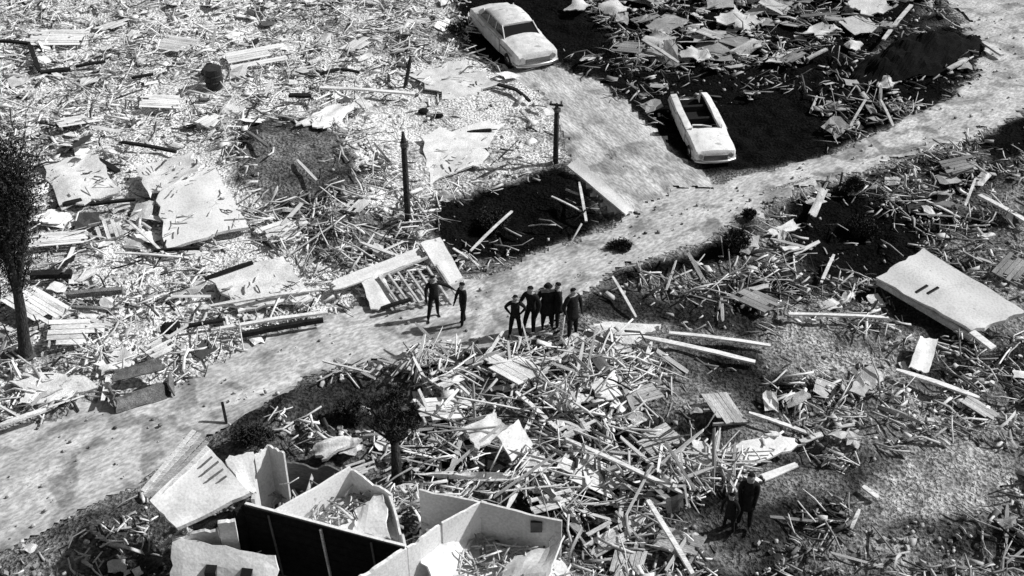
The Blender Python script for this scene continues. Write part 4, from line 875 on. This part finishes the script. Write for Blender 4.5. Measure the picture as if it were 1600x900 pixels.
for ri, (poly, ds, t0, t1, l0, l1, dp, sz0, dc, ht, ph) in enumerate(REG):
    def attrs(n, kind):
        return None
    X, Y = sample(poly, ds, seed=ri); n = len(X)
    ang = rng.uniform(0, math.pi, n); base = (fbm(X*.35, Y*.35, 120)*4) % math.pi
    ang = np.where(rng.uniform(0, 1, n) < .5, base+rng.normal(0, .25, n)+(rng.uniform(0, 1, n) < .4)*1.57, ang)
    L_ = l0+(l1-l0)*rng.uniform(0, 1, n)**2.2; wd = rng.choice([.035,.05,.08,.11,.16], n, p=[.38,.3,.18,.1,.04]); tk = rng.choice([.02,.03,.05], n)
    tilt = rng.normal(0, .16, n)+np.where(rng.uniform(0, 1, n) < .06, rng.normal(0, .6, n), 0)
    z = hzv(X, Y)+rng.uniform(.01, 1, n)**1.6*ht+np.abs(np.sin(tilt))*L_*.4
    tone = t0*.7+(t1-t0*.7)*rng.uniform(0, 1, n)**.9; dkm = rng.uniform(0, 1, n) < (.17 if ri in (0, 1, 4) else .12); tone[dkm] = rng.uniform(.01, .1, dkm.sum())
    SX.append(np.stack([X, Y, z, ang, tilt, L_, wd, tk, tone, np.full(n, ri), rng.normal(0, .5, n)], -1))
    X, Y = sample(poly, dp, seed=ri+40); n = len(X); sz = (.16+.85*rng.uniform(0, 1, n)**2.2)*sz0
    tl = rng.normal(0, .2, n); z = hzv(X, Y)+.03+rng.uniform(0, 1, n)*ht*.8+np.abs(np.sin(tl))*sz*.4
    tone = np.clip(t0*.9+(t1-t0*.9)*rng.uniform(.2, 1, n), 0, .82); dkm = rng.uniform(0, 1, n) < .12; tone[dkm] = rng.uniform(.02, .1, dkm.sum())
    PX.append(np.stack([X, Y, z, rng.uniform(0, math.pi, n), tl, sz, sz*rng.uniform(.35, 1, n), rng.uniform(.012, .04, n), tone, np.full(n, ri), rng.normal(0, .2, n)], -1))
    X, Y = sample(poly, dc*2.5, seed=ri+80); n = len(X); sz = .04+.17*rng.uniform(0, 1, n)**3
    CX.append(np.stack([X, Y, hzv(X, Y)+sz*.3, rng.uniform(0, math.pi, n), rng.normal(0, .4, n), sz, sz*rng.uniform(.5, 1, n), sz*rng.uniform(.4, .8, n), rng.uniform(t0*.5, t1*.9, n), np.full(n, ri), rng.normal(0, .4, n)], -1))
# a sprinkling of small clods and chips on the roads and open dirt
X, Y = sample(ROAD, 5, seed=130, roads=1); n = len(X); sz = .02+.12*rng.uniform(0, 1, n)**4
CX.append(np.stack([X, Y, hzv(X, Y)+sz*.4, rng.uniform(0, math.pi, n), rng.normal(0, .3, n), sz, sz*.8, sz*.6, rng.uniform(.06, .5, n), np.full(n, -1), rng.normal(0, .3, n)], -1))
for (x_, y_, z_, sp, n) in ((760,880,1.05,1.1,70),(700,860,1.0,.8,40),(560,800,1.65,.9,70),(830,880,1.1,.7,50),(500,790,1.6,.6,30),(420,770,.5,.8,60),(640,790,.5,.9,90),(700,790,.4,.9,90),(330,860,.6,1.0,90)):
    q_ = A(x_, y_, z_); SX.append(np.stack([q_.x+rng.normal(0, sp*.6, n), q_.y+rng.normal(0, sp*.5, n), q_.z+rng.uniform(0, .3, n), rng.uniform(0, 3.14, n), rng.normal(0, .3, n), rng.uniform(.2, 1.1, n), rng.choice([.04,.06,.1], n), np.full(n, .025), rng.uniform(.1, .8, n), np.full(n, -2), rng.normal(0, .5, n)], -1))
for pl_, zz, n in (([(240,300),(335,252),(392,355),(258,397)],.58,22),([(206,262),(300,236),(322,262),(225,306)],.62,14),([(318,432),(448,398),(492,468),(372,487)],.48,26),([(60,250),(150,240),(200,300),(90,330)],.42,16),
                   ([(650,205),(800,180),(760,262),(660,300)],.25,22),([(600,110),(730,95),(800,135),(700,160)],.25,16),([(1128,700),(1212,668),(1264,694),(1160,736)],.48,8)):
    for _ in range(n):
        a_, b_ = rnd.uniform(.06,.94), rnd.uniform(.06,.94); x_ = (pl_[0][0]*(1-a_)+pl_[1][0]*a_)*(1-b_)+(pl_[3][0]*(1-a_)+pl_[2][0]*a_)*b_; y_ = (pl_[0][1]*(1-a_)+pl_[1][1]*a_)*(1-b_)+(pl_[3][1]*(1-a_)+pl_[2][1]*a_)*b_
        q_ = G(x_, y_, zz); SX.append(np.array([[q_.x, q_.y, q_.z-.03, rnd.uniform(0, 3.14), rnd.gauss(0, .08), rnd.uniform(.12, .7), rnd.choice((.03,.05,.09)), .03, rnd.choice((.06,.3,.45,.6,.75)), -2, rnd.gauss(0, .3)]]))
SX, PX, CX = np.concatenate(SX), np.concatenate(PX), np.concatenate(CX)
for (x_, y_, r_) in ((1162,822,1.3),(1138,826,1.2),(1158,870,1.2),(805,526,.9),(850,515,.9),(893,522,.9),(680,496,.8),(724,507,.8)):
    w_ = ray(x_, y_); SX = SX[np.hypot(SX[:,0]-w_[0], SX[:,1]-w_[1]) > r_*.45+SX[:,5]*.5]; PX = PX[np.hypot(PX[:,0]-w_[0], PX[:,1]-w_[1]) > r_*.5+PX[:,5]*.5]; CX = CX[np.hypot(CX[:,0]-w_[0], CX[:,1]-w_[1]) > .4]
print('sticks', len(SX), 'sheets', len(PX), 'chunks', len(CX))
def frame_axes(a, tilt, roll):
    u = np.stack([np.cos(a)*np.cos(tilt), np.sin(a)*np.cos(tilt), np.sin(tilt)], -1)
    v0 = np.stack([-np.sin(a), np.cos(a), np.zeros_like(a)], -1); w0 = np.cross(u, v0)
    v = v0*np.cos(roll)[:, None]+w0*np.sin(roll)[:, None]; w = np.cross(u, v); return u, v, w
def bulk(name, D, mat, jit, label, bend=.12):
    """three-section bent, tapering pieces, all in one litter mesh"""
    n = len(D); u, v, w = frame_axes(D[:,3], D[:,4], D[:,10]); c = D[:, :3]
    h = (D[:,5]/2)[:, None]; k = (D[:,6]/2)[:, None]; t = (D[:,7]/2)[:, None]
    vs = np.zeros((n, 12, 3)); i = 0
    store = {}; bw_ = rng.normal(0, bend, (n, 1))*h; bu = rng.normal(0, bend*.6, (n, 1))*h
    for a in (-1, 0, 1):
        off = 0 if a else 1
        for (b, d) in ((-1,-1),(1,-1),(1,1),(-1,1)):
            if d == -1: store[b] = (rng.uniform(1-jit, 1, (n, 1)), rng.uniform(1-jit*1.3, 1, (n, 1)))
            ja, jb = store[b]
            vs[:, i] = c+u*h*a*ja+v*k*b*jb+w*t*d+off*(v*bu+w*bw_); i += 1
    F = [(3,2,1,0),(8,9,10,11)]
    for s in (0, 4):
        for q in range(4): F.append((s+q, s+(q+1) % 4, s+4+(q+1) % 4, s+4+q))
    F = np.array(F); fs = (np.arange(n)[:, None, None]*12+F[None]).reshape(-1); nf = len(F)
    me = bpy.data.meshes.new(name); me.vertices.add(n*12); me.vertices.foreach_set('co', vs.ravel().astype(np.float32))
    me.loops.add(len(fs)); me.loops.foreach_set('vertex_index', fs.astype(np.int32)); me.polygons.add(n*nf); me.polygons.foreach_set('loop_start', (np.arange(n*nf)*4).astype(np.int32))
    me.update(calc_edges=True)
    at = me.attributes.new('tone', 'FLOAT', 'POINT'); at.data.foreach_set('value', np.repeat(D[:, 8], 12).astype(np.float32))
    me.materials.append(mat); o = bpy.data.objects.new(name, me); COL.objects.link(o); o['kind'] = 'stuff'; o['label'] = label; return o
def split(D, key, n=300):
    px, py = proj(D[:,0], D[:,1], D[:,2]); vis = (px > 0) & (px < 1600) & (py > 0) & (py < 900) & (D[:,9] >= 0)
    dep = np.hypot(D[:,1], CAM_H); s = np.where(vis, key(D)/dep, 0); o = np.argsort(-s); return D[o[:n]], D[o[n:]]
import sys
def toneword(t): return 'charred' if t < .12 else 'dark grey' if t < .3 else 'grey' if t < .5 else 'pale' if t < .68 else 'white'
# individual boards, sheets and chunks share a few meshes
def board_mesh(k):
    r = random.Random(k); vs = []; fs = []; n = 5
    for i in range(n+1):
        t = i/n-.5; y = .1*math.sin(t*3+k)*r.random(); z = .35*math.cos(t*3)*r.random()
        e = (r.uniform(.3,.9) if i in (0, n) else r.uniform(.9, 1))*.5; sh = r.uniform(-.04,.04) if i in (0, n) else 0
        vs += [(t, y-e, z-.5), (t+sh, y+e, z-.5), (t+sh, y+e, z+.5), (t, y-e, z+.5)]
    for i in range(n):
        for j in range(4): a = 4*i; fs.append((a+j, a+(j+1) % 4, a+4+(j+1) % 4, a+4+j))
    fs.append((3,2,1,0)); fs.append((4*n,4*n+1,4*n+2,4*n+3)); me = bpy.data.meshes.new('loose_board'); me.from_pydata(vs, [], fs); me.materials.append(M_wood); return me
def sheet_mesh(k):
    c = [(-.5,-.5,0),(.5,-.5,0),(.5,.5,0),(-.5,.5,0)]; vs, fs, _ = slab_vf(c, .03, 3, 3, .08, .14, seed=k+50)
    me = bpy.data.meshes.new('torn_sheet'); me.from_pydata([tuple(v) for v in vs], [], fs); me.materials.append(M_sheet); return me
def chunk_mesh(k):
    bm = bmesh.new(); bmesh.ops.create_cube(bm, size=.9); bmesh.ops.subdivide_edges(bm, edges=bm.edges[:], cuts=1); r = random.Random(k)
    for v in bm.verts: v.co = Vector((v.co.x*r.uniform(.6, 1.15), v.co.y*r.uniform(.6, 1.15), v.co.z*r.uniform(.6, 1.1)))
    me = bpy.data.meshes.new('rubble_chunk'); bm.to_mesh(me); bm.free(); me.materials.append(M_sheet); return me
SHORT = [(40,480,'dead tree'),(336,125,'black drum'),(638,300,'broken utility pole'),(632,118,'thin pole stub'),(868,215,'pole with crossarm'),(805,60,'upper sedan'),(1093,210,'roofless white car'),(222,610,'grey tipped crate'),
 (320,330,'wide white roof slab'),(130,290,'wide white sheet'),(255,275,'wavy roof sheet'),(410,445,'grooved roof slab'),(688,410,'tilted white panel'),(590,420,'long narrow wall strip'),(640,450,'open wall framing'),(935,290,'tapered white board slab'),
 (970,522,'pale mattress'),(1195,700,'white oval panel'),(1090,720,'cracked wall panel'),(805,690,'propped square panel'),(755,715,'dark hollow'),(620,650,'battered dark tree'),(545,640,'low dark scrub'),(525,700,'white crumpled sheet'),
 (720,745,'long pale curved strip'),(880,620,'broad pale wall sheet'),(950,605,'second broad wall sheet'),(1310,494,'long level plank'),(1490,450,'large white roof slab'),(1440,555,'small white panel'),(1465,600,'thick white beam'),(980,730,'long crossing beam'),
 (1048,840,'slanting bottom beam'),(1160,790,'standing pair'),(840,480,'group of people'),(700,470,'two figures on the road'),(575,142,'long level white beam'),(440,265,'grey mound'),(55,95,'bent gutter'),(155,462,'grey rolled pipe'),(430,500,'long white rail'),
 (80,428,'thick shadow strip'),(230,230,'thin shadow strip'),(750,350,'dark pit'),(905,315,'crossed stakes'),(1148,380,'low roadside bush'),(1340,370,'black scrub pit'),(1225,360,'jagged board sheet'),(1470,328,'single thin plank'),(1570,330,'thick beam at right edge'),
 (1295,420,'short standing board'),(310,760,'sheathed roof section'),(400,685,'scrub behind the roof section'),(1360,770,'lone short board'),(1440,760,'lower right dirt patch'),(1400,35,'beam pointing at the bend'),(1160,80,'broad slope sheet'),(1280,50,'leaf shaped sheet'),
 (1030,70,'V shaped sheet'),(925,90,'small slope sheet'),(1385,130,'lone small slab'),(745,230,'bright flattened flooring'),(700,130,'upper flattened flooring'),(500,185,'small bright tilted sheet'),(80,605,'sheet at the left edge'),(180,565,'bright sheet behind the crate'),
 (1340,20,'long top edge sheet'),(960,15,'round top edge sheet'),(1530,370,'white slab far corner'),(1100,600,'grey rise'),(1340,550,'grey patch'),(1550,820,'lower right corner'),(250,870,'house outer wall'),(130,860,'bottom left weeds'),(930,860,'right end of the house'),(350,60,'top edge rubble'),(520,50,'grey top rubble'),(180,170,'upper left field')]
RELS = ['right of', 'behind and right of', 'behind', 'behind and left of', 'left of', 'in front and left of', 'in front of', 'in front and right of']
ORD = ['', 'second ', 'third ', 'fourth ', 'fifth ', 'sixth ', 'seventh ', 'eighth ', 'ninth ', 'tenth ', 'eleventh ', 'twelfth ']
def indiv(D, meshes, name, cat, lab, group, zs=None):
    made = {}
    for d in D:
        u, v, w = frame_axes(d[3:4], d[4:5], d[10:11]); R = Matrix((u[0], v[0], w[0])).transposed()
        o = bpy.data.objects.new(name, rnd.choice(meshes)); COL.objects.link(o)
        o.matrix_world = Matrix.Translation(d[:3]) @ R.to_4x4() @ Matrix.Diagonal((d[5], d[6], zs or d[7], 1))
        o.color = (d[8],)*3+(1,); ph = REG[int(d[9])][10]
        qx, qy = proj(d[0], d[1], d[2]); lm = min(SHORT, key=lambda s: (s[0]-qx)**2+((s[1]-qy)*1.4)**2)
        a = math.atan2(-(qy-lm[1])*1.4, qx-lm[0]); rel = RELS[int(round(a/(math.pi/4))) % 8]
        L_ = lab(d)+' '+rel+' the '+lm[2]; tag(o, L_, cat, group+' '+ph); made.setdefault(L_, []).append(((qx-lm[0])**2+(qy-lm[1])**2, o, lm[2]))
    for L_, it in made.items():
        if len(it) > 1:
            it.sort(key=lambda t: t[0])
            for k, (_, o, nm_) in enumerate(it): o['label'] = L_ if k == 0 and False else (('nearest ' if k == 0 else (ORD[min(k, 11)]+'nearest '))+L_)
names_ = {}
for (e_, x_, y_) in SEC_OBJ:
    lm = min(SHORT, key=lambda s: (s[0]-x_)**2+((s[1]-y_)*1.4)**2); a = math.atan2(-(y_-lm[1])*1.4, x_-lm[0]); L_ = 'boarded panel lying '+RELS[int(round(a/(math.pi/4))) % 8]+' the '+lm[2]
    names_.setdefault(L_, []).append(e_); n_ = len(names_[L_]); e_['label'] = ('' if n_ == 1 else ['', 'farther ', 'farthest '][min(n_-1, 2)])+L_
BM = [board_mesh(k) for k in range(8)]; SM = [sheet_mesh(k) for k in range(8)]; CM = [chunk_mesh(k) for k in range(6)]
Sa, Sb = split(SX, lambda D: D[:,5]*(D[:,6]+.05)); Pa, Pb = split(PX, lambda D: D[:,5]*D[:,6]); Ca, Cb = split(CX, lambda D: D[:,5]*D[:,6])
indiv(Sa, BM, 'loose_board', 'board', lambda d: f"{'long' if d[5] > 1.2 else 'short'} {'wide' if d[6] > .1 else 'narrow'} {toneword(d[8])} board", 'loose boards')
indiv(Pa, SM, 'torn_sheet', 'sheet', lambda d: f"{'large' if d[5] > .7 else 'small'} {toneword(d[8])} torn sheet", 'torn sheets', zs=.7)
indiv(Ca, CM, 'rubble_chunk', 'rubble chunk', lambda d: f"{'dark' if d[8] < .3 else 'light'} lump of rubble", 'rubble chunks')
bulk('splintered_timber', Sb, M_litter, .3, 'splintered laths and boards strewn over the ground')
bulk('sheet_scraps', Pb, M_litter, .22, 'small torn scraps of board and sheet strewn over the ground')
bulk('rubble_chips', Cb, M_litter, .3, 'small chips and clods of rubble strewn over the ground')
